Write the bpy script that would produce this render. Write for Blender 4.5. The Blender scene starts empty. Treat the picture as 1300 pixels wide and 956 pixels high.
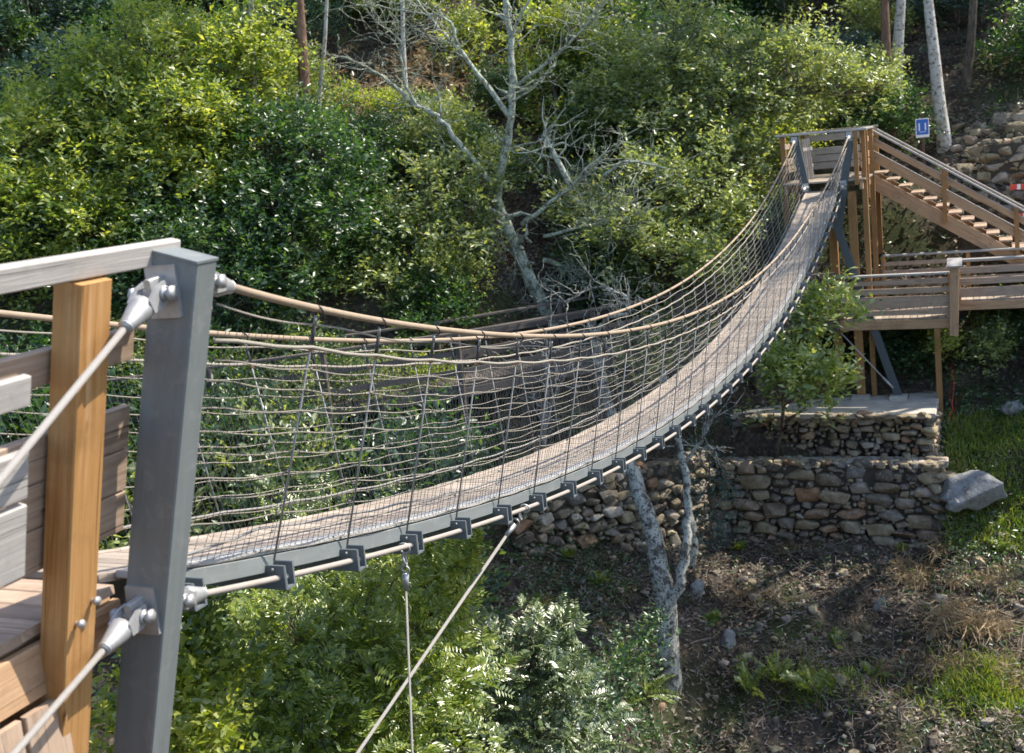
import bpy, math, random
import numpy as np
from mathutils import Vector, Matrix
random.seed(7); RNG = np.random.default_rng(11)
scn = bpy.context.scene; COL = scn.collection
A = np.array
# ------------------------------------------------------------------ camera
F, W0, CY0 = 1500.0, 1300.0, 433.5
CAM = A([3.7575, -4.075, 1.6112]); YAW, PIT, ROL = -0.3986, -0.1585, -0.0963
FW = A([math.sin(YAW)*math.cos(PIT), math.cos(YAW)*math.cos(PIT), math.sin(PIT)])
_r = A([math.cos(YAW), -math.sin(YAW), 0.0]); _u = np.cross(_r, FW)
RT = _r*math.cos(ROL)+_u*math.sin(ROL); UP = -_r*math.sin(ROL)+_u*math.cos(ROL)
def ray(x, y): return FW + RT*(x-650)/F + UP*(CY0-y)/F
def atY(x, y, Y): d = ray(x, y); return CAM + d*(Y-CAM[1])/d[1]
def atD(x, y, D): return CAM + ray(x, y)*D
cd = bpy.data.cameras.new("camera"); cam = bpy.data.objects.new("camera", cd); COL.objects.link(cam)
cam.matrix_world = Matrix(((RT[0], UP[0], -FW[0], CAM[0]), (RT[1], UP[1], -FW[1], CAM[1]), (RT[2], UP[2], -FW[2], CAM[2]), (0, 0, 0, 1)))
cd.sensor_width = 36; cd.lens = F/W0*36; cd.shift_y = (CY0-478.0)/W0; cd.clip_end = 2000; cd.clip_start = 0.05
cd.dof.use_dof = True; cd.dof.focus_distance = 9.5; cd.dof.aperture_fstop = 3.2
scn.camera = cam
# ------------------------------------------------------------------ objects
def tag(o, label=None, cat=None, group=None, kind=None):
    if label: o['label'] = label
    if cat: o['category'] = cat
    if group: o['group'] = group
    if kind: o['kind'] = kind
    return o
def empty(name, loc=(0, 0, 0)):
    o = bpy.data.objects.new(name, None); o.location = loc; o.empty_display_size = .2; COL.objects.link(o); return o
def par(o, p):
    if p is not None:
        o.parent = p; o.matrix_parent_inverse = Matrix.Translation(-(p.matrix_basis.translation + (p.parent.matrix_basis.translation if p.parent else Vector()))) if p.type == 'EMPTY' else Matrix()
    return o
def link(name, me, parent=None):
    o = bpy.data.objects.new(name, me); COL.objects.link(o); return par(o, parent)
def copy_tree(o, loc, rz, sc=1.0):
    c = o.copy(); COL.objects.link(c); c.location = loc; c.rotation_euler = (0, 0, rz); c.scale = (sc, sc, sc)
    for ch in list(o.children):
        d = ch.copy(); COL.objects.link(d); d.parent = c; d.matrix_parent_inverse = ch.matrix_parent_inverse.copy()
    return c
def mesh_np(name, V, faces_flat, loop_tot, mats, uv=None, mi=None, smooth=False):
    me = bpy.data.meshes.new(name); V = np.asarray(V, np.float32)
    faces_flat = np.asarray(faces_flat, np.int32); loop_tot = np.asarray(loop_tot, np.int32)
    me.vertices.add(len(V)); me.vertices.foreach_set('co', V.ravel())
    me.loops.add(len(faces_flat)); me.loops.foreach_set('vertex_index', faces_flat)
    me.polygons.add(len(loop_tot)); st = np.concatenate([[0], np.cumsum(loop_tot)[:-1]]).astype(np.int32)
    me.polygons.foreach_set('loop_start', st); me.polygons.foreach_set('loop_total', loop_tot)
    if mi is not None: me.polygons.foreach_set('material_index', np.asarray(mi, np.int32))
    if smooth is not False:
        me.polygons.foreach_set('use_smooth', np.full(len(loop_tot), True) if smooth is True else np.asarray(smooth, bool))
    if uv is not None:
        l = me.uv_layers.new(name='UVMap'); l.data.foreach_set('uv', np.asarray(uv, np.float32).ravel())
    for m in mats: me.materials.append(m)
    me.update(calc_edges=True); me.validate(); return me
class MB:
    def __init__(s): s.V = []; s.F = []; s.UV = []; s.M = []; s.S = []; s.n = 0
    def add(s, verts, faces, uvs, m=0, smooth=False):
        b = s.n; s.V.extend([tuple(v) for v in verts]); s.n += len(verts)
        for f, u in zip(faces, uvs): s.F.append([b+i for i in f]); s.UV.extend(u); s.M.append(m); s.S.append(smooth)
    def beam(s, p0, p1, w, h, up=(0, 0, 1), m=0, bev=.004, w1=None, h1=None):
        """box from p0 to p1, w across, h along up; chamfered long edges; uv along the length"""
        p0, p1, up = A(p0, float), A(p1, float), A(up, float)
        d = p1-p0; L = np.linalg.norm(d); d /= L; sd = np.cross(d, up); sd /= np.linalg.norm(sd); u = np.cross(sd, d)
        def ring(p, w, h):
            b = min(bev, w*.3, h*.3); a, c = w/2, h/2
            return [p+sd*x+u*y for x, y in ((-a+b, -c), (a-b, -c), (a, -c+b), (a, c-b), (a-b, c), (-a+b, c), (-a, c-b), (-a, -c+b))]
        V = ring(p0, w, h)+ring(p1, w1 or w, h1 or h); ou, ov = random.random()*20, random.random()*20
        per = [0]; 
        for i in range(8): per.append(per[-1]+np.linalg.norm(V[(i+1) % 8]-V[i]))
        Fc, U = [], []
        for i in range(8):
            j = (i+1) % 8; Fc.append((i, j, 8+j, 8+i)); a, b = per[i], per[i+1]
            U.append([(ou, ov+a), (ou, ov+b), (ou+L, ov+b), (ou+L, ov+a)])
        Fc.append(tuple(range(7, -1, -1))); U.append([(ou+(k % 3)*.002, ov+k*.01) for k in range(8)])
        Fc.append(tuple(range(8, 16))); U.append([(ou+(k % 3)*.002, ov+k*.01) for k in range(8)])
        s.add(V, Fc, U, m)
    def tube(s, pts, rad, n=6, m=0, cap=True):
        P = A(pts, float); k = len(P); R = np.broadcast_to(A(rad, float), (k,))
        T = np.gradient(P, axis=0); T /= np.linalg.norm(T, axis=1)[:, None]+1e-12
        ref = A([0, 0, 1.0]) if abs(T[0][2]) < .9 else A([1.0, 0, 0]); x = np.cross(T[0], ref); x /= np.linalg.norm(x)
        V = []; an = np.arange(n)*2*math.pi/n; L = 0; Ls = []
        for i in range(k):
            x = x-T[i]*(x@T[i]); x /= np.linalg.norm(x)+1e-12; y = np.cross(T[i], x)
            V.extend(P[i]+R[i]*(np.cos(a)*x+np.sin(a)*y) for a in an)
            if i: L += np.linalg.norm(P[i]-P[i-1])
            Ls.append(L)
        ou = random.random()*9; Fc, U = [], []
        for i in range(k-1):
            for j in range(n):
                q = (j+1) % n; Fc.append((i*n+j, i*n+q, (i+1)*n+q, (i+1)*n+j))
                U.append([(ou+Ls[i], j/n), (ou+Ls[i], (j+1)/n), (ou+Ls[i+1], (j+1)/n), (ou+Ls[i+1], j/n)])
        if cap:
            Fc.append(tuple(range(n-1, -1, -1))); U.append([(ou, .1*t) for t in range(n)])
            Fc.append(tuple(range((k-1)*n, k*n))); U.append([(ou, .1*t) for t in range(n)])
        s.add(V, Fc, U, m, True)
    def ring(s, c, ax, R, r, n=14, q=6, m=0):
        ax = A(ax, float); ax /= np.linalg.norm(ax); ref = A([0, 0, 1.]) if abs(ax[2]) < .9 else A([1., 0, 0])
        x = np.cross(ax, ref); x /= np.linalg.norm(x); y = np.cross(ax, x); V, Fc, U = [], [], []
        for i in range(n):
            a = i*2*math.pi/n; d = np.cos(a)*x+np.sin(a)*y
            for j in range(q):
                b = j*2*math.pi/q; V.append(c+d*(R+r*math.cos(b))+ax*r*math.sin(b))
        for i in range(n):
            for j in range(q):
                i2, j2 = (i+1) % n, (j+1) % q; Fc.append((i*q+j, i2*q+j, i2*q+j2, i*q+j2)); U.append([(i/n, j/q)]*4)
        s.add(V, Fc, U, m, True)
    def poly(s, pts, thick, nrm, m=0):
        P = [A(p, float) for p in pts]; nrm = A(nrm, float); k = len(P); V = P+[p+nrm*thick for p in P]
        Fc = [tuple(range(k-1, -1, -1)), tuple(range(k, 2*k))]; U = [[(.1*i, .1) for i in range(k)]]*2
        for i in range(k): j = (i+1) % k; Fc.append((i, j, k+j, k+i)); U.append([(0, 0), (.1, 0), (.1, .1), (0, .1)])
        s.add(V, Fc, U, m)
    def build(s, name, mats, parent=None):
        mats = mats if isinstance(mats, (list, tuple)) else [mats]
        me = mesh_np(name, s.V, [i for f in s.F for i in f], [len(f) for f in s.F], mats, s.UV, s.M, s.S)
        return link(name, me, parent)
# ------------------------------------------------------------------ materials
class N:
    def __init__(s, name):
        s.m = bpy.data.materials.new(name); s.m.use_nodes = True; s.t = s.m.node_tree; s.b = s.t.nodes['Principled BSDF']; s.o = s.t.nodes['Material Output']
    def new(s, ty, **k):
        n = s.t.nodes.new(ty)
        for a, b in k.items(): setattr(n, a, b)
        return n
    def l(s, a, b): s.t.links.new(a, b); return b
    def noise(s, vec, scale, detail=4, rough=.55, dist=0):
        n = s.new('ShaderNodeTexNoise'); n.inputs['Scale'].default_value = scale; n.inputs['Detail'].default_value = detail
        n.inputs['Roughness'].default_value = rough; n.inputs['Distortion'].default_value = dist
        if vec is not None: s.l(vec, n.inputs['Vector'])
        return n.outputs['Fac']
    def ramp(s, fac, stops):
        n = s.new('ShaderNodeValToRGB'); s.l(fac, n.inputs[0]); e = n.color_ramp.elements
        while len(e) < len(stops): e.new(.5)
        for k, (p, c) in enumerate(stops):
            e[k].position = p; e[k].color = (*c, 1) if len(c) == 3 else c
        return n.outputs[0]
    def mix(s, fac, a, b, mode='MIX'):
        n = s.new('ShaderNodeMix', data_type='RGBA', blend_type=mode)
        for i, v in ((0, fac), (6, a), (7, b)):
            if hasattr(v, 'is_output'): s.l(v, n.inputs[i])
            else: n.inputs[i].default_value = v if i == 0 else (*v, 1)
        return n.outputs[2]
    def math(s, op, a, b=0.):
        n = s.new('ShaderNodeMath', operation=op)
        for i, v in ((0, a), (1, b)):
            if hasattr(v, 'is_output'): s.l(v, n.inputs[i])
            else: n.inputs[i].default_value = v
        return n.outputs[0]
    def mapping(s, vec, sc):
        n = s.new('ShaderNodeMapping'); n.inputs['Scale'].default_value = sc; s.l(vec, n.inputs[0]); return n.outputs[0]
    def coord(s, k='Object'): return s.new('ShaderNodeTexCoord').outputs[k]
    def island(s): return s.new('ShaderNodeNewGeometry').outputs['Random Per Island']
    def bump(s, h, st=.4, d=.01):
        n = s.new('ShaderNodeBump'); n.inputs['Strength'].default_value = st; n.inputs['Distance'].default_value = d
        s.l(h, n.inputs['Height']); s.l(n.outputs[0], s.b.inputs['Normal'])
    def col(s, c):
        if hasattr(c, 'is_output'): s.l(c, s.b.inputs['Base Color'])
        else: s.b.inputs['Base Color'].default_value = (*c, 1)
    def set(s, rough=.6, metal=0, spec=.5):
        s.b.inputs['Roughness'].default_value = rough; s.b.inputs['Metallic'].default_value = metal; s.b.inputs['Specular IOR Level'].default_value = spec
        return s.m
def wood(name, dark, mid, light, rough=.75, grey=None):
    n = N(name); uv = n.coord('UV'); isl = n.island()
    g = n.noise(n.mapping(uv, (1.6, 38, 1)), 1.0, 5, .6, .6); k = n.noise(n.mapping(uv, (1.2, 4, 1)), 1.3, 3)
    c = n.ramp(g, [(.3, dark), (.5, mid), (.72, light)])
    c = n.mix(n.ramp(k, [(.35, (0, 0, 0)), (.7, (1, 1, 1))]), c, grey or mid)
    c = n.mix(.75, c, n.ramp(isl, [(0, (.62, .6, .6)), (.5, (.9, .88, .86)), (1, (1.15, 1.12, 1.1))]), 'MULTIPLY')
    v = n.new('ShaderNodeTexVoronoi'); v.inputs['Scale'].default_value = 1; n.l(n.mapping(uv, (2.2, 9, 1)), v.inputs['Vector'])
    c = n.mix(n.ramp(v.outputs['Distance'], [(.04, (1, 1, 1)), (.11, (0, 0, 0))]), c, tuple(x*.35 for x in dark))
    ck = n.ramp(n.noise(n.mapping(uv, (.9, 70, 1)), 1.0, 2, .5, .3), [(.66, (0, 0, 0)), (.70, (1, 1, 1))]); c = n.mix(n.math('MULTIPLY', ck, .75), c, tuple(x*.3 for x in dark))
    st = n.noise(n.coord(), 3.2, 6, .7); c = n.mix(n.ramp(st, [(.50, (0, 0, 0)), (.72, (.6, .6, .6))]), c, tuple(x*.55 for x in mid))
    n.col(c); n.bump(n.math('SUBTRACT', g, ck), .6, .005); return n.set(rough, 0, .35)
def plain(name, c, rough=.5, metal=0, var=.12, scale=18, spec=.5, bump=.1):
    n = N(name); f = n.noise(n.coord(), scale, 5)
    n.col(n.mix(f, tuple(x*(1-var*1.6) for x in c), tuple(min(1, x*(1+var*1.6)) for x in c))); n.bump(f, bump, .004); return n.set(rough, metal, spec)
def rope_mat(name, c, pitch=60., rough=.85):
    n = N(name); uv = n.coord('UV'); w = n.new('ShaderNodeTexWave'); w.inputs['Scale'].default_value = 1.0; w.bands_direction = 'DIAGONAL'
    n.l(n.mapping(uv, (pitch, 3.0, 0)), w.inputs['Vector']); f = n.noise(n.coord(), 25, 3)
    n.col(n.mix(n.math('MULTIPLY', w.outputs['Fac'], .6), tuple(x*.6 for x in c), n.mix(f, c, tuple(min(1, x*1.25) for x in c)))); n.bump(w.outputs['Fac'], .8, .006); return n.set(rough, 0, .3)
def leaf_mat(name, cols, trans=.35, rough=.38, tint=(1.5, 1.6, .6), spec=.5):
    n = N(name); isl = n.island(); k = len(cols)
    f = n.noise(n.coord(), .9, 2)
    c = n.ramp(n.math('ADD', n.math('MULTIPLY', isl, .62), n.math('MULTIPLY', n.math('SUBTRACT', f, .3), .9)), [(i/max(1, k-1)*.9+.03, cc) for i, cc in enumerate(cols)])
    n.col(c); n.set(rough, 0, spec); n.b.inputs['IOR'].default_value = 1.6; t = n.new('ShaderNodeBsdfTranslucent'); n.l(n.mix(1., c, tint, 'MULTIPLY'), t.inputs[0])
    m = n.new('ShaderNodeMixShader'); m.inputs[0].default_value = trans; n.l(n.b.outputs[0], m.inputs[1]); n.l(t.outputs[0], m.inputs[2]); n.l(m.outputs[0], n.o.inputs[0])
    return n.m
def bark_mat(name, dark, mid, light, scale=6, lich=None):
    n = N(name); o = n.coord(); g = n.noise(n.mapping(o, (1, 1, .3)), scale*2.2, 6, .65, .4)
    c = n.ramp(g, [(.3, dark), (.5, mid), (.7, light)])
    if lich:
        p = n.noise(o, scale, 6, .7); c = n.mix(n.ramp(p, [(.47, (0, 0, 0)), (.54, (1, 1, 1))] if lich[0] < .42 else [(.42, (0, 0, 0)), (.52, (1, 1, 1))]), c, lich)
        p2 = n.noise(o, scale*3.1, 4); c = n.mix(n.ramp(p2, [(.56, (0, 0, 0)), (.64, (1, 1, 1))]), c, tuple(x*.35 for x in mid))
    n.col(c); n.bump(g, .9, .03); return n.set(.9, 0, .2)
def stone_mat(name, cols):
    n = N(name); o = n.coord(); f = n.noise(o, 5, 6, .65); f2 = n.noise(o, 22, 4)
    c = n.ramp(n.island(), [(i/(len(cols)-1), cc) for i, cc in enumerate(cols)])
    c = n.mix(n.ramp(f, [(.35, (0, 0, 0)), (.65, (1, 1, 1))]), n.mix(1., c, (.5, .48, .46), 'MULTIPLY'), c)
    c = n.mix(n.ramp(f2, [(.58, (0, 0, 0)), (.7, (1, 1, 1))]), c, (.38, .37, .33)); n.col(c); n.bump(f2, .7, .02); return n.set(.85, 0, .25)
M = {}
M['deck'] = wood('deck_boards', (.24, .195, .155), (.41, .345, .285), (.52, .455, .39))
M['grey_wood'] = wood('weathered_wood', (.25, .17, .115), (.44, .325, .24), (.57, .455, .36))
M['brown_wood'] = wood('brown_wood', (.29, .165, .085), (.47, .30, .175), (.60, .43, .28))
M['orange_wood'] = wood('orange_wood', (.22, .11, .04), (.34, .185, .075), (.43, .25, .11))
M['post_wood'] = wood('post_wood', (.30, .13, .035), (.48, .255, .09), (.60, .39, .21))
M['cap_wood'] = wood('silvery_wood', (.32, .295, .275), (.44, .415, .39), (.54, .51, .48))
n = N('blue_grey_steel'); uv = n.coord('UV'); o = n.coord()
c = n.mix(n.noise(n.mapping(uv, (.7, 16, 1)), 1.5, 5, .6), (.15, .165, .165), (.245, .265, .262)); c = n.mix(n.ramp(n.noise(o, 11, 6, .7), [(.55, (0, 0, 0)), (.7, (.6, .6, .6))]), c, (.30, .30, .285))
c = n.mix(n.ramp(n.noise(n.mapping(uv, (2.5, 45, 1)), 1, 4, .7), [(.62, (0, 0, 0)), (.75, (.7, .7, .7))]), c, (.15, .115, .085)); n.col(c); n.l(n.ramp(n.noise(o, 9, 5), [(.3, (.32,)*3), (.7, (.6,)*3)]), n.b.inputs['Roughness']); n.bump(n.noise(o, 40, 3), .15, .003); M['steel'] = n.m
n.b.inputs['Specular IOR Level'].default_value = .5
M['shaded_steel'] = plain('shade_darkened_steel', (.075, .09, .10), .5, 0, .12, 8)  # same paint as the near pylons; far pylons' shade darkened into the colour
M['steel3'] = plain('dull_beam_steel', (.135, .155, .165), .55, 0, .16, 9)
M['galv'] = plain('galvanised_steel', (.46, .46, .46), .52, .6, .15, 30)
M['dark'] = plain('dark_rubber', (.035, .035, .04), .6)
M['strip'] = plain('pale_edge_board', (.40, .39, .375), .7, 0, .14, 9)
M['shaded_wood'] = wood('shaded_weathered_wood', (.06, .05, .045), (.115, .098, .088), (.17, .15, .135))  # tree shade over the left boardwalk is put into this wood colour
M['hanger'] = plain('dull_grey_rod', (.27, .265, .255), .6, .2, .1, 20)
M['tan'] = plain('tan_sleeve', (.33, .25, .175), .75, 0, .18, 20)
M['wire'] = rope_mat('wire_rope', (.55, .52, .49), 70, .45)
M['white_rope'] = rope_mat('white_rope', (.56, .505, .42), 55)
M['net'] = plain('net_cord', (.12, .117, .112), .8)
M['pipe'] = plain('sleeved_cable', (.37, .325, .285), .45, 0, .1, 12)
M['salmon'] = plain('salmon_tape', (.48, .22, .14), .7)
M['concrete'] = plain('concrete', (.45, .41, .355), .9, 0, .42, 2.2, .2, .5)
M['stone'] = stone_mat('field_stone', [(.11, .095, .085), (.30, .24, .16), (.42, .34, .21), (.22, .20, .18), (.47, .38, .23), (.18, .145, .11), (.48, .43, .35), (.36, .20, .105)])
M['mortar'] = plain('earth_joint', (.07, .058, .045), .95, 0, .3, 9)
M['boulder'] = stone_mat('grey_boulder', [(.27, .27, .27), (.33, .33, .32)])
M['lichen'] = bark_mat('lichen_bark', (.10, .095, .075), (.22, .22, .18), (.36, .37, .30), 7, (.43, .47, .375))
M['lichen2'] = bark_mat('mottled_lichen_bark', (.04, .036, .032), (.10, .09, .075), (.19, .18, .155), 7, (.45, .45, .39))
M['pale_bark'] = bark_mat('pale_bark', (.20, .17, .14), (.38, .34, .29), (.52, .49, .44), 4, (.55, .53, .49))
M['brown_bark'] = bark_mat('red_brown_bark', (.09, .05, .035), (.19, .115, .08), (.29, .19, .14), 5)
M['dark_bark'] = bark_mat('dark_bark', (.05, .04, .032), (.11, .09, .07), (.2, .17, .14), 6)
M['leaf_bright'] = leaf_mat('bright_leaves', [(.04, .10, .03), (.14, .215, .05), (.28, .335, .08), (.46, .48, .17)], .5, .37, (2.3, 2.1, .75), .8)
M['leaf_gloss'] = leaf_mat('glossy_leaves', [(.04, .085, .038), (.14, .195, .075), (.27, .315, .13), (.44, .47, .24)], .45, .37, (2.1, 2.0, .85), spec=.85)
M['leaf_pale'] = leaf_mat('pale_glossy_leaves', [(.06, .12, .04), (.16, .23, .07), (.30, .36, .13), (.44, .48, .24)], .48, .36, (2.1, 2.0, .85), spec=1.)
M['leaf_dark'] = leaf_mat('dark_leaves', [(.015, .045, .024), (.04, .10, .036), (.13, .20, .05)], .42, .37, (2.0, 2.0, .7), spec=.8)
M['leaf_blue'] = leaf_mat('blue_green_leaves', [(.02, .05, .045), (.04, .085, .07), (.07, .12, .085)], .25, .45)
M['leaf_yellow'] = leaf_mat('yellow_leaves', [(.06, .12, .02), (.19, .26, .035), (.42, .44, .09)], .45, .36, (1.8, 1.8, .6), spec=1.)
M['leaf_silver'] = leaf_mat('shiny_pinnate_leaves', [(.07, .12, .04), (.12, .17, .06), (.30, .32, .14)], .2, .38, spec=1.)
M['fern_dead'] = leaf_mat('dead_bracken', [(.12, .065, .035), (.26, .16, .09), (.42, .33, .2), (.16, .17, .06)], .3, .6, (1.3, 1.1, .8), .2)
M['litter'] = leaf_mat('dead_leaves', [(.06, .045, .035), (.13, .095, .07), (.24, .19, .145), (.42, .38, .32)], .12, .7, (1.2, 1, .8), .2)
M['straw'] = leaf_mat('dry_straw', [(.22, .15, .08), (.38, .29, .17), (.48, .40, .27)], .2, .7, (1.1, 1, .8), .2)
M['grass'] = leaf_mat('grass_blades', [(.07, .14, .018), (.16, .25, .03), (.32, .36, .08), (.36, .31, .12)], .35, .5)
M['twig'] = plain('grey_twigs', (.30, .26, .22), .9, 0, .4, 3)
M['sign_blue'] = plain('sign_blue', (.02, .12, .52), .4, 0, .03); M['sign_white'] = plain('sign_white', (.8, .8, .8), .5, 0, .03)
M['red'] = plain('red_tape', (.62, .06, .035), .5, 0, .05)
M['rust'] = plain('rusty_post', (.10, .055, .04), .8, 0, .2)
n = N('hill_soil'); o = n.coord()
c = n.ramp(n.noise(o, .9, 8, .7), [(.32, (.03, .026, .022)), (.5, (.075, .061, .049)), (.68, (.14, .115, .092))])
c = n.mix(n.ramp(n.noise(o, 9, 6, .7), [(.5, (0, 0, 0)), (.68, (1, 1, 1))]), c, (.21, .16, .11))
c = n.mix(n.ramp(n.noise(o, .33, 5), [(.5, (0, 0, 0)), (.62, (.75, .75, .75))]), c, (.045, .065, .02)); n.col(c); n.bump(n.noise(o, 6, 8, .75), 1., .12); M['soil'] = n.set(.95, 0, .15)
# ------------------------------------------------------------------ terrain
XC = [-150, -60, -30, -22, -14, -8.9, -7, -4.7, -1.7, 0, 2.5, 8, 30, 150]; YC = [-30, -6, 3, 8, 13, 16.8, 18.6, 21.4, 25.2, 26.0, 26.3, 26.6, 27, 27]
DF = [-200, -16, -10, -8, -4.6, -3.9, -2.9, -1.6, 0, 1.2, 2.5, 4.5, 8, 14, 30, 60, 120]; ZF = [-14, -10.4, -9.6, -9.1, -7.6, -7.1, -6.05, -5.3, -3.9, -2.9, -1.0, .8, 3.0, 7.2, 19, 40, 70]
XW = [-150, -20, -9, -5.7, -2.85, -2.4, 2.3, 3]; YW = [-60, 5.3, 14.8, 18.15, 21.65, 22.5, 22.6, 22.6]
YN = [-60, -4.6, -3.3, 0, 4, 8, 12, 18, 60]; ZN = [2, 0, -.3, -2.2, -4.5, -7.6, -10.2, -14, -30]
def wob(x, y): return (.5*np.sin(.9*x+1.3*np.sin(.7*y))*np.cos(1.1*y+.6)+.28*np.sin(2.3*x+1.7*y+1)+.18*np.sin(4.1*y-3.3*x)+.12*np.sin(7.3*x+2+np.sin(5.1*y)))
def dist_up(x, y):
    yc = np.interp(x, XC, YC); sl = (np.interp(x+1.5, XC, YC)-np.interp(x-1.5, XC, YC))/3; return (y-yc)/np.sqrt(1+sl*sl)
def ground(x, y):
    x, y = np.asarray(x, float), np.asarray(y, float); d = dist_up(x, y)
    zf = np.interp(d, DF, ZF); zn = np.interp(y+.6*(26-np.interp(x, XC, YC)), YN, ZN)
    yw = np.interp(x, XW, YW); sw = (np.interp(x+.6, XW, YW)-np.interp(x-.6, XW, YW))/1.2; dw = (y-yw)/np.sqrt(1+sw*sw); zl = np.interp(x, [-20, -9, -5.6, -2.6, 2.4], [-5.9, -6.2, -6.75, -7.65, -7.7])+np.where(dw < 0, dw*.34, dw*6)+np.clip(x-2.3, 0, None)*2.5
    zf = np.minimum(zf, np.where(dw > 3, 99, zl)); z = np.maximum(zf, zn); amp = np.clip(.16+.03*np.abs(d), .16, .6)
    return z+wob(x, y)*amp*np.where(np.abs(dw) < 2, .35, 1)*np.where(np.abs(y+4) < 1.5, .15, 1)
def hit(px, py, t0=6., t1=90.):
    d = ray(px, py); t = np.arange(t0, t1, .05); P = CAM+d*t[:, None]; below = P[:, 2] < ground(P[:, 0], P[:, 1]); k = int(np.argmax(below)) if below.any() else len(t)-1; return P[k]
def gpt(x, y, dz=0.): return A([x, y, float(ground(x, y))+dz])
xs = np.concatenate([np.linspace(-150, -31, 28), np.linspace(-30, 16, 190), np.linspace(17, 150, 32)])
ys = np.concatenate([np.linspace(-60, -7, 18), np.linspace(-6, 50, 220), np.linspace(51, 150, 40)])
X, Y = np.meshgrid(xs, ys); Z = ground(X, Y); nx, ny = len(xs), len(ys)
i = np.arange(nx*ny).reshape(ny, nx); q = np.stack([i[:-1, :-1], i[:-1, 1:], i[1:, 1:], i[1:, :-1]], -1).reshape(-1, 4)
tag(link('terrain', mesh_np('terrain', np.stack([X, Y, Z], -1).reshape(-1, 3), q.ravel(), np.full(len(q), 4), [M['soil']], smooth=True)), 'brown soil slopes of the wooded ravine', kind='structure')
# ------------------------------------------------------------------ foliage helpers
def unit(v): return v/(np.linalg.norm(v, axis=-1, keepdims=True)+1e-9)
def leaf_arrays(P, Ax, Nm, L, asp=.42, fold=.12):
    """P base, Ax axis, Nm rough normal, L length (n,)"""
    Ax = unit(Ax); S = unit(np.cross(Nm, Ax)); Nn = np.cross(Ax, S); L = L[:, None]
    mid = P+Ax*L*.45+Nn*L*fold; V = np.stack([P, mid+S*L*asp*.5, P+Ax*L, mid-S*L*asp*.5, P+Ax*L*.5], 1)
    return V
def leaf_mesh(name, V, mat):
    n = len(V); b = np.arange(n)[:, None]*5
    f = np.concatenate([b+0, b+1, b+4, b+1, b+2, b+4, b+2, b+3, b+4, b+3, b+0, b+4], 1)
    f = np.concatenate([b+0, b+1, b+2, b+4, b+0, b+4, b+2, b+3], 1) if False else f
    return mesh_np(name, V.reshape(-1, 3), f.ravel(), np.full(n*4, 3), [mat])
def rnd_dir(n, up=0.): v = RNG.normal(size=(n, 3)); v[:, 2] += up; return unit(v)
def sprays(tips, dirs, per, tl, L, asp=.42, up=1.1, jit=.5, vary=.45, flat=.5, face=(.32, -.22)):
    """leaves set alternately along short twigs that start at tips and run along dirs"""
    n = len(tips); T = np.repeat(tips, per, 0); D = np.repeat(dirs, per, 0); k = np.tile(np.arange(per), n)
    t = (k+RNG.random(n*per))/per; tw = np.repeat(tl*(.6+.8*RNG.random(n)), per)[:, None]
    side = unit(np.cross(D, A([0, 0, 1.])+.3*RNG.normal(size=(n*per, 3)))); sg = np.where(k % 2 == 0, 1., -1.)[:, None]
    sz = np.repeat(.75+.5*RNG.random(n), per); L = L*sz[:, None][:, 0]; P = T+D*tw*t[:, None]+RNG.normal(size=T.shape)*tl*.10; Ax = D*.55+side*sg*.9+RNG.normal(size=T.shape)*jit*.6
    Nm = A([face[0]*up, face[1]*up, up])+RNG.normal(size=T.shape)*flat
    return leaf_arrays(P, Ax, Nm, L*(1-vary+2*vary*RNG.random(n*per)), asp, .10)
def blob_points(c, r, n, hollow=.35):
    d = rnd_dir(n); rr = (hollow+(1-hollow)*RNG.random(n))**.6; r = np.broadcast_to(A(r, float), (3,))
    return A(c)+d*rr[:, None]*r, d
def crooked(p0, p1, n, amp, sag=0.):
    p0, p1 = A(p0, float), A(p1, float); t = np.linspace(0, 1, n)[:, None]; L = np.linalg.norm(p1-p0); w = RNG.normal(size=(n, 3))*amp*L; w[0] = w[-1] = 0
    return p0+(p1-p0)*t+w+A([0, 0, 1.])*sag*L*4*t*(1-t)
def sproutlets(dens, r): return max(6, int(dens))
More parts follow.
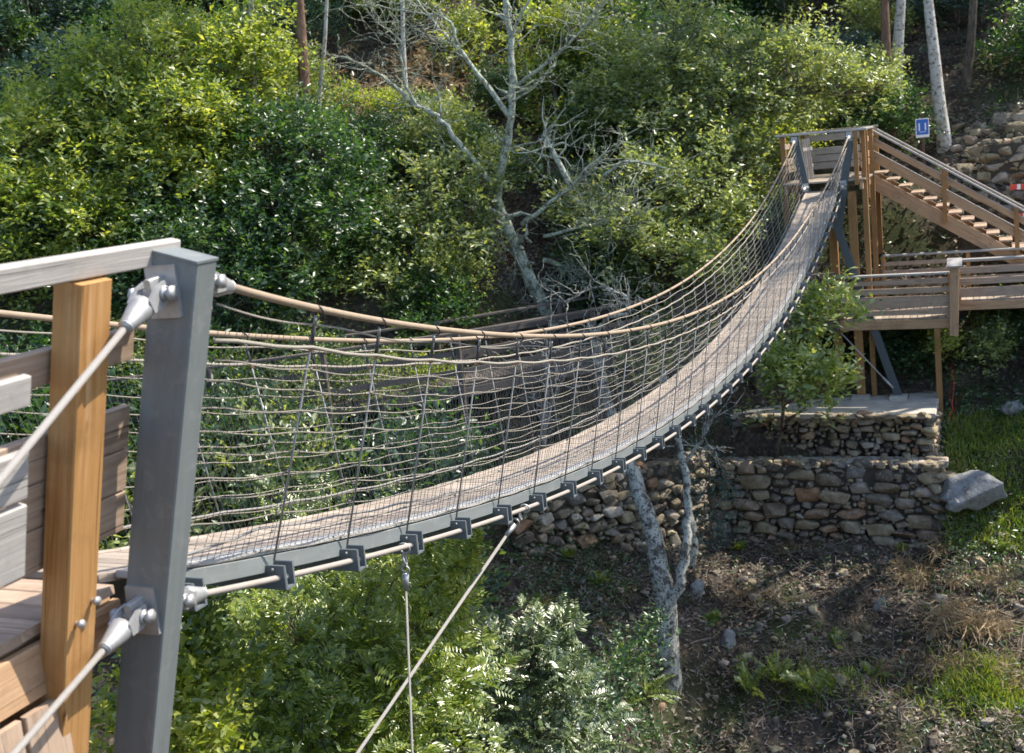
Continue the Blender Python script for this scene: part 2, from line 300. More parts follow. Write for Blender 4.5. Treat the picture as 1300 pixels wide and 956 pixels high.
def tree(name, label, base, blobs, leaf, bark, L=.11, tips=260, per=9, tl=.42, rad=.16, group=None, cat='tree', trunk_top=None, asp=.45, up=1.1, hollow=.3, lean=None, pinn=None, flat=.6, twigs=.4):
    """trunk with crooked limbs out to every crown blob; leaves on twigs through each blob's volume"""
    base = A(base, float); root = tag(empty(name, base), label, cat, group); mb = MB()
    C = A([b[0] for b in blobs], float); top = A(trunk_top, float) if trunk_top is not None else C.mean(0)*.5+A([base[0], base[1], C[:, 2].max()])*.5
    tr = crooked(base-A([0, 0, .3]), top, 9, .02); mb.tube(tr, np.linspace(rad, rad*.35, 9), 8); LV = []
    for (c, r) in blobs:
        c = A(c, float); r3 = np.broadcast_to(A(r, float), (3,)); zz = np.clip((c[2]-r3[2]*.9-base[2])/(top[2]-base[2]+1e-6), .12, .95); s0 = tr[int(zz*8)]
        limb = crooked(s0, c, 6, .05, .08); mb.tube(limb, np.linspace(rad*.45, rad*.15, 6), 6)
        nt = int(1.3*tips*(r3.mean())**2); P, d = blob_points(c, r3, nt, hollow); P0 = P
        # uneven edge: push whole sectors in and out
        k = 1+.28*np.sin(3*d[:, 0]*2+c[0])*np.cos(4*d[:, 2]+c[1])+.12*RNG.normal(size=nt); P = c+(P-c)*np.clip(k, .45, 1.5)[:, None]
        ns = max(3, nt//7); sd = rnd_dir(max(3, ns//6), .35); sd = np.repeat(sd, 6, 0)[:ns]; ns = len(sd); rr = (.75+.75*np.tile(np.linspace(0, 1, 6), ns//6+1)[:ns])[:, None]; P = np.concatenate([P, c+sd*rr*r3+RNG.normal(size=(ns, 3))*.07*r3.mean()]); w_ = np.sin(4.3*P[:, 0]+c[1])*np.sin(4.9*P[:, 1]+c[0])+np.sin(4.6*P[:, 2]+2.1*P[:, 0])*.8+.25*RNG.normal(size=len(P)); P = P[w_ > (-.42 if cat == 'tree' else -1.0)]; nt = len(P)
        out = unit((P-c)*.8+A([0, 0, .25])+RNG.normal(size=P.shape)*.45*r3.mean())
        for j in range(int(nt*twigs*.25)): 
            a = limb[RNG.integers(2, 6)]; mb.tube(crooked(a, P[j], 4, .05), np.linspace(rad*.13, .006, 4), 4)
        if pinn: LV.append(pinnate(P, out, pinn, tl, L, asp))
        else: LV.append(sprays(P, out, per, tl, L, asp, up, flat=flat))
    mb.build('trunk', bark, root); link('crown', leaf_mesh('crown', np.concatenate(LV), leaf), root); return root
def pinnate(P, D, pairs, tl, L, asp):
    n = len(P); m = pairs*2; T = np.repeat(P, m, 0); D = np.repeat(D, m, 0); k = np.tile(np.arange(m)//2, n); sg = np.tile(np.arange(m) % 2*2-1, n)[:, None]
    upv = A([.40, -.20, 1.])+np.repeat(RNG.normal(size=(n, 3))*.38, m, 0); S = unit(np.cross(D, upv)); t = (.15+.85*k/pairs)[:, None]; ln = np.repeat(tl*(.7+.6*RNG.random(n)), m)[:, None]
    B = T+D*ln*t-A([0, 0, 1.])*ln*.35*t*t; return leaf_arrays(B, S*sg+D*.45+RNG.normal(size=T.shape)*.1, unit(upv)+RNG.normal(size=T.shape)*.15, L*(1.15-.5*t[:, 0]), asp, .06)
def px_blob(px, py, D, r, ry=None, rz=None):
    s = D/F; return (atD(px, py, D), (r*s, (ry or r)*s, (rz or r)*s))
# ------------------------------------------------------------------ the bridge
S = .7; KB = 34.888; Y0, Y1 = -.28, KB*S
def tt(y): return (np.asarray(y, float)-Y0)/(Y1-Y0)
def dz(y): t = tt(y); return -4*1.645*t*(1-t)
def rz(y): t = tt(y); return 1.231-4*1.7256*t*(1-t)
_yy = np.linspace(-1, 25.5, 400); _xx = np.interp(_yy, [-1, -.33, .7, 1.8, 3, 4.5, 6, 12, 18, 25.5], [1.03, .90, .75, .685, .64, .60, .57, .515, .525, .63]); _xx = np.convolve(np.pad(_xx, 12, 'edge'), np.ones(25)/25, 'valid')
def rx(y): return np.interp(y, _yy, _xx)
XL, XR = -.44, .30
bridge = tag(empty('suspension_bridge', (0, 12, -2)), 'narrow rope-sided suspension footbridge with plank deck sagging across the ravine', 'footbridge')
kY = [k*S for k in range(35)]
mb = MB(); y = Y0-.1
while y < Y1+.05:
    y2 = y+.118; za, zb = float(dz(y)), float(dz(y2)); j = random.uniform(-.004, .004)
    mb.beam((XL+.06, (y+y2)/2, (za+zb)/2-.018+j*.3), (XR-.085+j, (y+y2)/2, (za+zb)/2-.018+j*.3), .112, .036, up=(0, -(zb-za)/.118, 1), bev=.004); y = y2+.009
mb.build('deck_boards', M['deck'], bridge)
for x0, x1, nm in ((XL, XL+.057, 'edge_board'), (XR-.082, XR, 'edge_board')):
    mb = MB(); yy = np.linspace(Y0, Y1, 36)
    for a, b in zip(yy[:-1], yy[1:]): mb.beam(((x0+x1)/2, a+.002, float(dz(a))-.006), ((x0+x1)/2, b-.002, float(dz(b))-.006), x1-x0, .03)
    mb.build(nm, M['strip'] if x0 > 0 else M['deck'], bridge)
for sx, x in ((-1, XL-.006), (1, XR+.006)):
    mb = MB(); yy = np.linspace(Y0, Y1, 70)
    for a, b in zip(yy[:-1], yy[1:]): mb.beam((x, a, float(dz(a))-.068), (x, b, float(dz(b))-.068), .010, .085)
    mb.build('side_channel', M['steel'], bridge)
for k, y in enumerate(kY):
    mb = MB(); z = float(dz(y)); xa, xb = XL-.12, XR+.12
    mb.beam((xa, y-.035, z-.125), (xb, y-.035, z-.125), .012, .13, m=0); mb.beam((xa, y+.035, z-.125), (xb, y+.035, z-.125), .012, .13, m=0)
    mb.beam((xa, y, z-.184), (xb, y, z-.184), .056, .010, m=0); mb.beam((XL+.02, y, z-.066), (XR-.02, y, z-.066), .056, .010)
    for x, q in ((XL-.065, -1), (XR+.065, 1)):
        mb.beam((x-q*.052, y-.0435, z-.122), (x+q*.054, y-.0435, z-.122), .006, .126, m=0)
        mb.tube([(x-q*.01, y-.046, z-.08), (x-q*.01, y-.056, z-.08)], .009, 6, 1)
    mb.build('crossbeam', [M['steel3'], M['galv']], bridge)
yf = np.linspace(Y0+.05, Y1, 140)
for sx, x in ((-1, XL-.08), (1, XR+.08)):
    mb = MB(); mb.tube(np.stack([0*yf+x, yf, dz(yf)-.135], 1), .0165, 8); mb.build('deck_cable', M['pipe'], bridge)
for sx in (-1, 1):
    mb = MB(); yh = np.linspace(-.12, Y1, 140); P = np.stack([sx*rx(yh), yh, rz(yh)], 1); mb.tube(P, .0175, 10); mb.build('handrail_rope', M['tan'], bridge)
    w = np.clip((yf-Y0)/.9, 0, 1)*np.clip((Y1-yf)/.9, 0, 1); scal = -.012*np.abs(np.sin(math.pi*yf/S)); x2 = XR if sx > 0 else -XL
    mb = MB(); mb.tube(np.stack([sx*(rx(yf)-.035), yf, rz(yf)-.185-.04*(1-w)+scal], 1), .0095, 6); mb.build('net_cable', M['white_rope'], bridge)
    mb = MB(); mb.tube(np.stack([sx*(x2+.005+.10*(1-w)), yf, dz(yf)+.125-.09*(1-w)+scal], 1), .007, 6); mb.build('net_cable', M['wire'], bridge)
    # netting: sagging twisted rows and fine uprights
    def npt(y, f):   # f 0 at deck, 1 at upper net cable
        xb, zb = sx*(x2+.012), dz(y)+.004; xt, zt = sx*(rx(y)-.035), rz(y)-.185; return np.stack([xb+(xt-xb)*f+0*y, y, zb+(zt-zb)*f], -1)
    mb = MB(); yn = np.linspace(Y0+.1, Y1-.05, 35*6+1); NR = 10
    for r in range(NR):
        f = .0+r/NR; ph = RNG.random()*6; bulge = RNG.normal(size=36)*.007; P = npt(yn, f)
        P[:, 2] += -.016*np.abs(np.sin(math.pi*yn/S))**1.2+.0035*np.sin(yn*1.7+ph)+np.interp(yn, np.arange(36)*S, bulge); P[:, 0] += .008*np.sin(yn*2.3+ph*2)
        mb.tube(P, .0037, 5, 0, False)
    P = npt(yn, 1.); P[:, 2] += .115-.022*np.sin(math.pi*yn/S/2+1)**2; mb.tube(P, .0055, 5, 0, False)
    for y in np.concatenate([np.arange(Y0+.12, 9, .052), np.arange(9, 15, .062), np.arange(15, Y1-.05, .08)]):
        ff = np.linspace(0, 1.0, 7); yj = y+RNG.normal()*.006+.010*np.sin(ff*5+y); P = np.stack([npt(A([yy]), f)[0] for yy, f in zip(yj, ff)]); P[1:-1, 0] += RNG.normal(size=5)*.004
        P[-1, 2] += .035; mb.tube(P, (.0018 if y < 10 else .0013), 3, 1, False)
    for y in kY[1:]:
        for r in range(NR):
            q = npt(A([y]), r/NR)[0]; mb.tube([q-A([0, .014, 0]), q+A([0, 0, -.002]), q+A([0, .014, 0])], [.0045, .0075, .0045], 5, 1)
    mb.build('net', [M['white_rope'], M['net']], bridge)
    for k, y in enumerate(kY):
        if k == 0 and sx > 0: continue
        mb = MB(); zt = float(rz(y)); xt = sx*float(rx(y)); xb, zb = sx*(x2+.035), float(dz(y))-.05
        T = A([xt, y, zt]); Bt = A([xb, y, zb]); dn = (Bt-T)/np.linalg.norm(Bt-T)
        mb.ring(T+dn*.012, (0, 1, .25), .031, .0048, 14, 6, 0); mb.tube([T+dn*.04, T+dn*.085], .009, 6, 1); mb.ring(T+dn*.052, (1, .4, 0), .016, .005, 10, 5, 1)
        mb.tube([T+dn*.085, T+dn*.19], .0095, 6, 0); mb.tube([T+dn*.185, T+dn*.21], .013, 6, 2 if k % 1 == 0 else 0); mb.tube([T+dn*.20, Bt], .0056, 6, 1)
        mb.build('hanger', [M['dark'], M['hanger'], M['salmon']], bridge)
# pylons: waisted steel legs leaning outward above and below the deck
def socket(mb, p, d, s=1.0):
    """open spelter socket: fork plates, pin, barrel that takes the cable; p pin, d cable direction"""
    p, d = A(p, float), A(d, float); d /= np.linalg.norm(d); sd = unit(np.cross(d, A([0, 0, 1.]))); up = np.cross(sd, d)
    for k in (-1, 1):
        mb.poly([p+sd*k*.036*s+d*a*s+up*b*s for a, b in ((-.035, -.034), (-.035, .034), (.02, .042), (.09, .026), (.09, -.026), (.02, -.042))], .014*s*k, sd)
        mb.ring(p+sd*k*.056*s, sd, .024*s, .007*s, 12, 6)
    mb.tube([p-sd*.075*s, p+sd*.075*s], .020*s, 10); mb.tube([p-sd*.09*s, p-sd*.075*s], .030*s, 6); mb.tube([p+sd*.075*s, p+sd*.09*s], .030*s, 6)
    mb.tube([p+d*.075*s, p+d*.10*s, p+d*.19*s, p+d*.215*s], [.048*s, .048*s, .030*s, .024*s], 12); mb.ring(p+d*.205*s, d, .024*s, .006*s, 12, 6)
    return p+d*.21*s
def pylon(sx, Y, xt, xm, xb, zt, zm, zb, tops, bots, w=.20, h=.125, mt='steel'):
    t, m_, b_ = A([sx*xt, Y, zt]), A([sx*xm, Y, zm]), A([sx*xb, Y, zb]); mb = MB(); q = (0, 1, 0)
    mb.beam(m_, t, w*.96, h, q, 0, .006, w*1.03, h*1.02); d = t-m_; d /= np.linalg.norm(d)
    mb.beam(t+d*.002, t+d*.012, w*1.06, h*1.1, q, 0, .003)
    mb.beam(m_+A([0, 0, .06]), b_, w*.9, h*.9, q, 0, .006); mb.beam(b_+A([0, 0, .0]), b_+A([0, 0, .03]), w*2.2, h*2.6, q, 0, .004)
    o = mb.build('pylon', [M[mt], M['galv']], bridge)
    for (z, dirn) in tops:
        mb = MB(); f = (z-zm)/(zt-zm); c = m_+(t-m_)*f+A([sx*(-.03 if Y < 5 and dirn[1] < 0 and z > 1 else 0), 0, 0]); dirn = A(dirn, float); dirn /= np.linalg.norm(dirn); s = 1 if dirn[1] > 0 else -1
        p = c+A([0, s*(h/2+.07), 0]); mb.beam(c+A([0, s*(h/2+.002), .01]), p+A([0, s*.02, 0]), .03, .11, m=0); mb.beam(c+A([0, s*h/2, 0]), c+A([0, s*(h/2+.014), 0]), w*.7, .2, m=0)
        e = socket(mb, p, dirn, 1.0); mb.build('cable_socket', M['galv'], o); bots.append(e)
    return o
ends = []; BK = (.06, -.88, -.44)
pylon(1, -.43, .925, .26, .60, 1.34, -1.05, -3.2, [(1.22, BK), (1.224, (-.12, 1, -.22)), (-.06, (.10, -.85, -.20)), (-.10, (-.05, 1, -.25))], ends)
P0 = ends[0]; P2 = ends[2]
for p, d, L in ((P0, A(BK), 3.9), (P2, A((.10, -.85, -.20)), 3.4)):
    d = d/np.linalg.norm(d); mb = MB(); mb.tube([p-d*.02, p+d*L*.5, p+d*L], .0135, 10); mb.build('backstay_cable', M['wire'], bridge)
pylon(-1, -.43, .925, .26, .60, 1.34, -1.05, -3.2, [(1.24, (-.085, -.88, -.4)), (1.224, (.12, 1, -.22)), (-.10, (.02, 1, -.25))], [])
PADZ = float(atY(1060, 512, 24.0)[2])
for sx in (-1, 1):
    e2 = []; pylon(sx, Y1+.13, .64, .25, 1.46, 1.31, -.95, PADZ, [(1.22, (-sx*.02, -1, -.27)), (.12, (0, -1, -.2))], e2, .20, .14, 'shaded_steel')
# guy cables under the deck
def guy(p0, p1, r=.011):
    mb = MB(); p0, p1 = A(p0, float), A(p1, float); d = (p1-p0)/np.linalg.norm(p1-p0)
    mb.ring(p0, (0, 1, .2), .034, .008, 14, 6, 1); mb.ring(p0+d*.07, (1, .3, .2), .034, .008, 14, 6, 1); mb.ring(p0+d*.135, (0.2, 1, .3), .030, .007, 14, 6, 1)
    mb.tube([p0+d*.16, p0+d*.27], [.024, .017], 8, 1); mb.tube([p0+d*.25, p1], r, 8, 0); mb.build('guy_cable', [M['wire'], M['galv']], bridge)
gA = A([XR+.08, 3.88, float(dz(3.88))-.135]); g_end = atY(515, 867, 2.6); g_dir = unit(g_end-gA); guy(gA, gA+g_dir*9, .012)
gB = A([XR+.06, 2.0, float(dz(2.0))-.15]); e = atY(520, 867, 2.02); guy(gB, gB+unit(e-gB)*6.0, .008)
gC = A([.25, Y1-.05, -1.6]); mb = MB(); a, b = atY(1068, 423, 24.2), atY(1134, 493, 24.25); mb.tube([a, b], .014, 6); mb.tube([b-(b-a)*.2, b], .028, 8); mb.build('brace_cable', M['galv'], bridge)
# ------------------------------------------------------------------ near landing
rail = tag(empty('wooden_railing', (.75, -1.2, 0)), 'splayed timber railing with orange post and pale top rail beside near grey pylon', 'railing')
def px_(z): return .455+.25*z
for y, zt in ((-.82, 1.315), (-2.6, 1.315)):
    mb = MB(); mb.beam((px_(-1.9), y, -1.9), (px_(zt), y, zt), .125, .16, (0, 1, 0), 0, .006); p = mb.build('post', M['post_wood'], rail)
    mb = MB()
    for z, yy in ((.09, .05), (.03, -.03)): mb.tube([(px_(z)+.05, y+yy, z), (px_(z)+.09, y+yy, z)], .009, 6); mb.tube([(px_(z)+.082, y+yy, z), (px_(z)+.098, y+yy, z)], .017, 6)
    mb.build('bolt', M['galv'], p)
mb = MB(); mb.beam((px_(1.365)+.01, -.33, 1.362), (px_(1.365)-.0, -3.2, 1.372), .05, .088, (.25, 0, 1), 0, .006); mb.build('cap_rail', M['cap_wood'], rail)
for z0, z1 in ((.955, 1.085), (.60, .775), (.425, .597), (.25, .422)):
    z = (z0+z1)/2; mb = MB(); mb.beam((px_(z)-.10, -.43, z), (px_(z)-.10, -3.2, z), .035, z1-z0, (.25, 0, 1), 0, .004); mb.build('rail_board', M['grey_wood'], rail)
for z0, z1 in ((.94, 1.045), (.62, .79), (.34, .605)):
    z = (z0+z1)/2; mb = MB(); mb.beam((px_(z)+.085, -1.16, z), (px_(z)+.085, -3.2, z), .035, z1-z0, (.25, 0, 1), 0, .004); mb.build('rail_board', M['cap_wood'], rail)
rail2 = tag(empty('wooden_railing', (-.9, -1.2, 0)), 'far-side timber railing of the near landing behind the orange post', 'railing')
for y in (-.82, -2.6):
    mb = MB(); mb.beam((-px_(-1.6)-.2, y, -1.6), (-px_(1.33)-.2, y, 1.33), .115, .15, (0, 1, 0), 0, .006); mb.build('post', M['post_wood'], rail2)
mb = MB(); mb.beam((-px_(1.385)-.2, -.60, 1.385), (-px_(1.385)-.2, -3.2, 1.395), .05, .088, (-.25, 0, 1), 0, .006); mb.build('cap_rail', M['cap_wood'], rail2)
for z in (.95, .6, .3):
    mb = MB(); mb.beam((-px_(z)-.1, -.70, z), (-px_(z)-.1, -3.2, z), .035, .14, (-.25, 0, 1), 0, .004); mb.build('rail_board', M['grey_wood'], rail2)
plat = tag(empty('landing_platform', (0, -1.6, -.1)), 'weathered plank landing at the near end of the bridge', 'platform')
mb = MB(); y = -.46
while y > -4.2:
    mb.beam((-.72, y-.06, .005), (.36+random.uniform(-.01, .01), y-.06, .005), .118, .04); y -= .125
mb.build('plank_floor', M['grey_wood'], plat)
for x in (-.62, .26):
    mb = MB(); mb.beam((x, -.42, -.125), (x, -4.2, -.125), .08, .20); mb.build('joist', M['brown_wood'], plat)
    for y in (-.9, -2.4):
        mb = MB(); mb.beam((x, y, -3.2), (x, y, -.23), .14, .14, (0, 1, 0)); mb.build('support_post', M['orange_wood'], plat)
mb = MB(); mb.beam((.36, -.45, -.14), (.36, -4.2, -.14), .04, .2); mb.build('fascia_board', M['brown_wood'], plat)
mb = MB()
for i_ in range(9): mb.beam((.40, -.95-.22*i_, -1.9), (.40, -.95-.22*i_, -.26), .20, .03, (1, 0, 0))
mb.build('skirt_boards', M['grey_wood'], plat)
# ------------------------------------------------------------------ far landing, stairs, boardwalk
ZP = .24
fp = tag(empty('landing_platform', (0, 26, ZP)), 'raised timber landing with railings at the far end of the bridge', 'platform')
mb = MB(); y = Y1+.08
while y < 28.1: mb.beam((-.95, y+.07, ZP-.02), (.93, y+.07, ZP-.02), .135, .04); y += .142
mb.build('plank_floor', M['deck'], fp)
for x in (-.88, .84):
    mb = MB(); mb.beam((x, Y1+.06, ZP-.15), (x, 28.1, ZP-.15), .07, .2); mb.build('joist', M['brown_wood'], fp)
    for y in (24.75, 26.6, 28.0):
        zt = 1.33; mb = MB(); g = float(ground(x, y))-.3; mb.beam((x*1.06, y, max(g, -5.2)), (x*1.06, y, zt), .12, .12, (0, 1, 0)); mb.build('post', M['orange_wood'], fp)
for x, y, z0, z1, wd in ((.60, 24.62, PADZ, -.05, .19), (.1, 24.9, -5, -.05, .19), (.75, 24.5, .1, 1.34, .1), (.93, 24.95, -.25, 1.31, .1), (-.42, 24.7, -5, -.05, .15)):
    mb = MB(); mb.beam((x, y, z0), (x, y, z1), wd, wd*.8, (0, 1, 0)); mb.build('post', M['orange_wood'], fp)
mb = MB(); mb.beam((-1.06, 24.5, 1.375), (1.02, 24.5, 1.36), .14, .05); mb.build('cap_rail', M['cap_wood'], fp)
for x in (-.93, .90):
    yb = 28.05 if x < 0 else 26.75
    mb = MB(); mb.beam((x, 24.58, 1.37), (x, yb, 1.37), .13, .045); mb.build('cap_rail', M['cap_wood'], fp)
    for z, hgt in ((.55, .15), (.74, .15), (1.1, .13)):
        mb = MB(); mb.beam((x*.94, 24.6, z), (x*.94, yb, z), .03, hgt); mb.build('rail_board', M['grey_wood'] if x < 0 else M['brown_wood'], fp)
mb = MB(); mb.beam((-.95, 28.06, 1.38), (.95, 28.06, 1.38), .13, .045); mb.build('cap_rail', M['cap_wood'], fp)
for z, hgt in ((.48, .17), (.67, .17), (.86, .17), (1.2, .17)):
    mb = MB(); mb.beam((-.88, 28.0, z), (.88, 28.0, z), .03, hgt); mb.build('rail_board', M['cap_wood'], fp)
mb = MB()
for i_ in range(4): mb.beam((-.45+.035*i_, 24.95+.1*i_, .30), (-.52+.035*i_, 24.95+.1*i_, 1.25), .085, .03, (.9, .4, 0))
for z in (.6, 1.0): mb.beam((-.50, 24.85, z), (-.36, 25.4, z), .03, .08)
mb.build('slat_gate', M['cap_wood'], fp)
# stairs down to the right
st = tag(empty('staircase', (1.0, 27.3, -1)), 'timber staircase with double railing descending right from the far landing', 'stairs')
SL = -.655; YA, YB = 26.8, 27.95; X0s = .86
def zs(x): return .36+SL*(x-X0s)
for y, mt in ((YA, 'brown_wood'), (YB, 'brown_wood')):
    mb = MB(); mb.beam((X0s-.05, y, zs(X0s-.05)-.32), (6.4, y, zs(6.4)-.32), .05, .33); mb.build('stringer', M[mt], st)
for k in range(19):
    x = X0s+.06+k*.285; mb = MB(); mb.beam((x+.13, YA+.03, zs(x)-.10), (x+.13, YB-.03, zs(x)-.10), .30, .042); mb.build('tread', M['grey_wood'], st)
    mb = MB(); mb.beam((x+.02, YA+.03, zs(x)-.21), (x+.02, YB-.03, zs(x)-.21), .02, .16); mb.build('riser', M['brown_wood'], st)
for y, s in ((YA-.05, 1), (YB+.05, -1)):
    for off, hh, th, mt in ((1.0, .045, .13, 'cap_wood'), (.74, .14, .03, 'brown_wood'), (.36, .22, .03, 'brown_wood'))[:3 if s > 0 else 1]:
        mb = MB(); mb.beam((X0s-.03, y, zs(X0s-.03)+off-.03), (6.4, y, zs(6.4)+off-.03), th, hh); mb.build('cap_rail' if off == 1. else 'rail_board', M[mt], st)
        if off == .74: mb = MB(); mb.beam((X0s-.03, y, zs(X0s-.03)+off+.06), (6.4, y, zs(6.4)+off+.06), .06, .02); mb.build('rail_strip', M['cap_wood'], st)
        if off == .36: mb = MB(); mb.beam((X0s-.03, y, zs(X0s-.03)+off+.115), (6.4, y, zs(6.4)+off+.115), .055, .02); mb.build('rail_strip', M['cap_wood'], st)
    for x in (X0s, 2.55, 4.15, 5.9):
        mb = MB(); mb.beam((x, y-.045*s, zs(x)-.35), (x, y-.045*s, zs(x)+.94), .10, .06, (0, 1, 0)); mb.build('post', M['orange_wood'], st)
# boardwalk: polyline deck with railings
def railing(name, label, pts, root=None, h=.95, lean=0.0, boards=((.20, .12), (.42, .12), (.66, .10)), posts=1.7, mats=('grey_wood', 'cap_wood', 'post_wood'), square=None):
    r = root or tag(empty(name, pts[0]), label, 'railing')
    for a, b in zip(pts[:-1], pts[1:]):
        a, b = A(a, float), A(b, float); L = np.linalg.norm(b-a); u = A([0, 0, 1.])
        mb = MB(); mb.beam(a+u*h, b+u*h, .15, .045); mb.build('cap_rail', M[mats[1]], r)
        for z, w in boards: mb = MB(); mb.beam(a+u*z, b+u*z, .05, w); mb.build('rail_board', M[mats[0]], r)
        nn = max(1, int(L/posts))
        for k in range(nn+1):
            p = a+(b-a)*k/nn; d = unit(b-a); o = A([-d[1], d[0], 0])*.06; mb = MB(); mb.beam(p+o-u*.25, p+o+u*(h-.025), .09, .09, (0, 1, 0)); mb.build('post', M[mats[2]], r)
    return r
def walkway(label, L, R, z, dep=.14, legs=(), mb_='brown_wood', mf='deck'):
    r = tag(empty('boardwalk', (*((A(L[0])+A(R[0]))/2), z)), label, 'boardwalk'); mb = MB(); L, R = A(L, float), A(R, float)
    for i_ in range(len(L)-1):
        n = max(2, int(np.linalg.norm((L[i_+1]-L[i_]+R[i_+1]-R[i_])/2)/.15)); ts = np.linspace(0, 1, n+1)
        for t0, t1 in zip(ts[:-1], ts[1:]):
            t = (t0+t1)/2; a = L[i_]*(1-t)+L[i_+1]*t; b = R[i_]*(1-t)+R[i_+1]*t; mb.beam((*a, z-.02), (*b, z-.02), .140, .04)
    mb.build('plank_floor', M[mf], r)
    for E in (L, R):
        for a, b in zip(E[:-1], E[1:]): mb = MB(); mb.beam((*a, z-.045-dep/2), (*b, z-.045-dep/2), .05, dep); mb.build('edge_beam', M[mb_], r)
    for x, y in legs: mb = MB(); mb.beam((x, y, float(ground(x, y))-.3), (x, y, z-.05-dep), .13, .13, (0, 1, 0)); mb.build('leg', M['orange_wood' if mf == 'deck' else mf], r)
    return r
ZA, ZB = -2.76, -3.06
wA = walkway('upper timber boardwalk leading to the foot of the stairs', [(2.85, 24.95), (9, 25.2)], [(2.85, 26.6), (9, 26.8)], ZA, .2, [(4.6, 25.2), (6.5, 25.2)])
railing('boardwalk_railing', 'front railing of the upper boardwalk at the right edge, three open boards', [(2.86, 24.93, ZA), (9, 25.18, ZA)], boards=((.17, .22), (.43, .15), (.68, .14)), h=.93)
railing('boardwalk_railing', 'rear railing of the upper boardwalk, just below the stairs', [(1.05, 26.66, ZA), (9, 26.85, ZA)], boards=((.25, .15), (.5, .12), (.72, .1)), h=.93)
wB = walkway('lower timber boardwalk under the end of the bridge on orange legs', [(2.72, 24.45), (.2, 24.5)], [(2.72, 26.2), (.2, 26.3)], ZB, .22, [(2.37, 24.5), (1.55, 26.0), (2.4, 26.0), (.6, 26.0)])
railing('boardwalk_railing', 'front railing of the lower boardwalk between the slanting steel strut and capped corner post', [(.25, 24.46, ZB), (2.68, 24.42, ZB)], boards=((.13, .12), (.38, .27), (.64, .13), (.84, .10)), h=1.02)
mb = MB(); cpost = tag(empty('corner_post', (2.77, 24.38, ZB)), 'thick corner post with sloping square cap at the boardwalk step', 'post')
mb.beam((2.74, 24.33, ZB-.42), (2.80, 24.33, ZB+1.16), .19, .14, (0, 1, 0)); mb.build('post_shaft', M['brown_wood'], cpost)
mb = MB(); mb.beam((2.80, 24.16, ZB+1.17), (2.80, 24.48, ZB+1.32), .32, .05, (0, -.4, 1)); mb.build('post_cap', M['cap_wood'], cpost)
LP = [(.15, 24.45), (-1.7, 23.9), (-4.5, 20.1), (-6.6, 17.6), (-8.7, 15.8), (-14, 11.9), (-20, 7.6)]; RP = [(.15, 26.2), (-2.3, 25.7), (-5.7, 21.3), (-7.7, 18.9), (-9.6, 17.2), (-14.8, 13.4), (-21, 9)]
wl = walkway('grey boardwalk running left along the far bank behind the net', LP, RP, ZB, .2, [p for a, b in zip(LP[1:-1], RP[1:-1]) for p in (a, b)], 'shaded_wood', 'shaded_wood')
railing('boardwalk_railing', 'valley-side railing of the boardwalk seen through the bridge net', [(*p, ZB) for p in LP], h=1.12, boards=((.3, .12), (.7, .1)), mats=('shaded_wood', 'shaded_wood', 'shaded_wood'))
railing('boardwalk_railing', 'hill-side railing of the boardwalk seen through the bridge net', [(*p, ZB) for p in RP], h=1.15, boards=((.3, .14), (.75, .12)), mats=('shaded_wood', 'shaded_wood', 'shaded_wood'))
# ------------------------------------------------------------------ stones
import bmesh
def ico(sub):
    bm = bmesh.new(); bmesh.ops.create_icosphere(bm, subdivisions=sub, radius=1); bm.verts.ensure_lookup_table()
    V = A([v.co[:] for v in bm.verts]); Fc = A([[v.index for v in f.verts] for f in bm.faces]); bm.free(); return V, Fc
ICO = {s: ico(s) for s in (1, 2, 3, 4)}
def rock_templates(k, npt, box, bev):
    out = []
    for _ in range(k):
        bm = bmesh.new(); p = rnd_dir(npt); p = np.sign(p)*np.abs(p)**box; p *= (.86+.28*RNG.random((npt, 1)))
        for q in p: bm.verts.new(q)
        r = bmesh.ops.convex_hull(bm, input=bm.verts[:]); bmesh.ops.delete(bm, geom=[v for v in bm.verts if not v.link_faces], context='VERTS')
        bmesh.ops.dissolve_limit(bm, angle_limit=.22, verts=bm.verts[:], edges=bm.edges[:]); bmesh.ops.bevel(bm, geom=bm.edges[:], offset=bev, segments=2, profile=.6, affect='EDGES', clamp_overlap=True)
        bmesh.ops.triangulate(bm, faces=bm.faces[:]); bm.verts.ensure_lookup_table(); bm.verts.index_update(); V = A([v.co[:] for v in bm.verts]); V /= (V.max(0)-V.min(0)); V -= (V.max(0)+V.min(0))/2
        out.append((V, A([[v.index for v in f.verts] for f in bm.faces]))); bm.free()
    return out
ROCK = rock_templates(16, 18, .62, .10); CRAG = rock_templates(8, 26, .8, .06)
def stone_set(name, items, mat, sub=2, parent=None, rough=.16, boxy=.55):
    """items: (centre, size xyz, yaw); angular bevelled stones"""
    V, Fc, n0 = [], [], 0
    for (c, s, yw) in items:
        v, f = random.choice(CRAG if sub > 2 else ROCK); fl = A([random.choice((-1, 1)), random.choice((-1, 1)), 1.]); v = v*fl*A(s)*1.04; f = f if fl[0]*fl[1] > 0 else f[:, ::-1]
        tl = RNG.normal()*.10; v = np.stack([v[:, 0]*math.cos(tl)-v[:, 2]*math.sin(tl), v[:, 1], v[:, 0]*math.sin(tl)+v[:, 2]*math.cos(tl)], 1)
        ca, sa = math.cos(yw), math.sin(yw); v = np.stack([v[:, 0]*ca-v[:, 1]*sa, v[:, 0]*sa+v[:, 1]*ca, v[:, 2]], 1); V.append(v+A(c)); Fc.append(f+n0); n0 += len(v)
    V, Fc = np.concatenate(V), np.concatenate(Fc); return link(name, mesh_np(name, V, Fc.ravel(), np.full(len(Fc), 3), [mat]), parent)
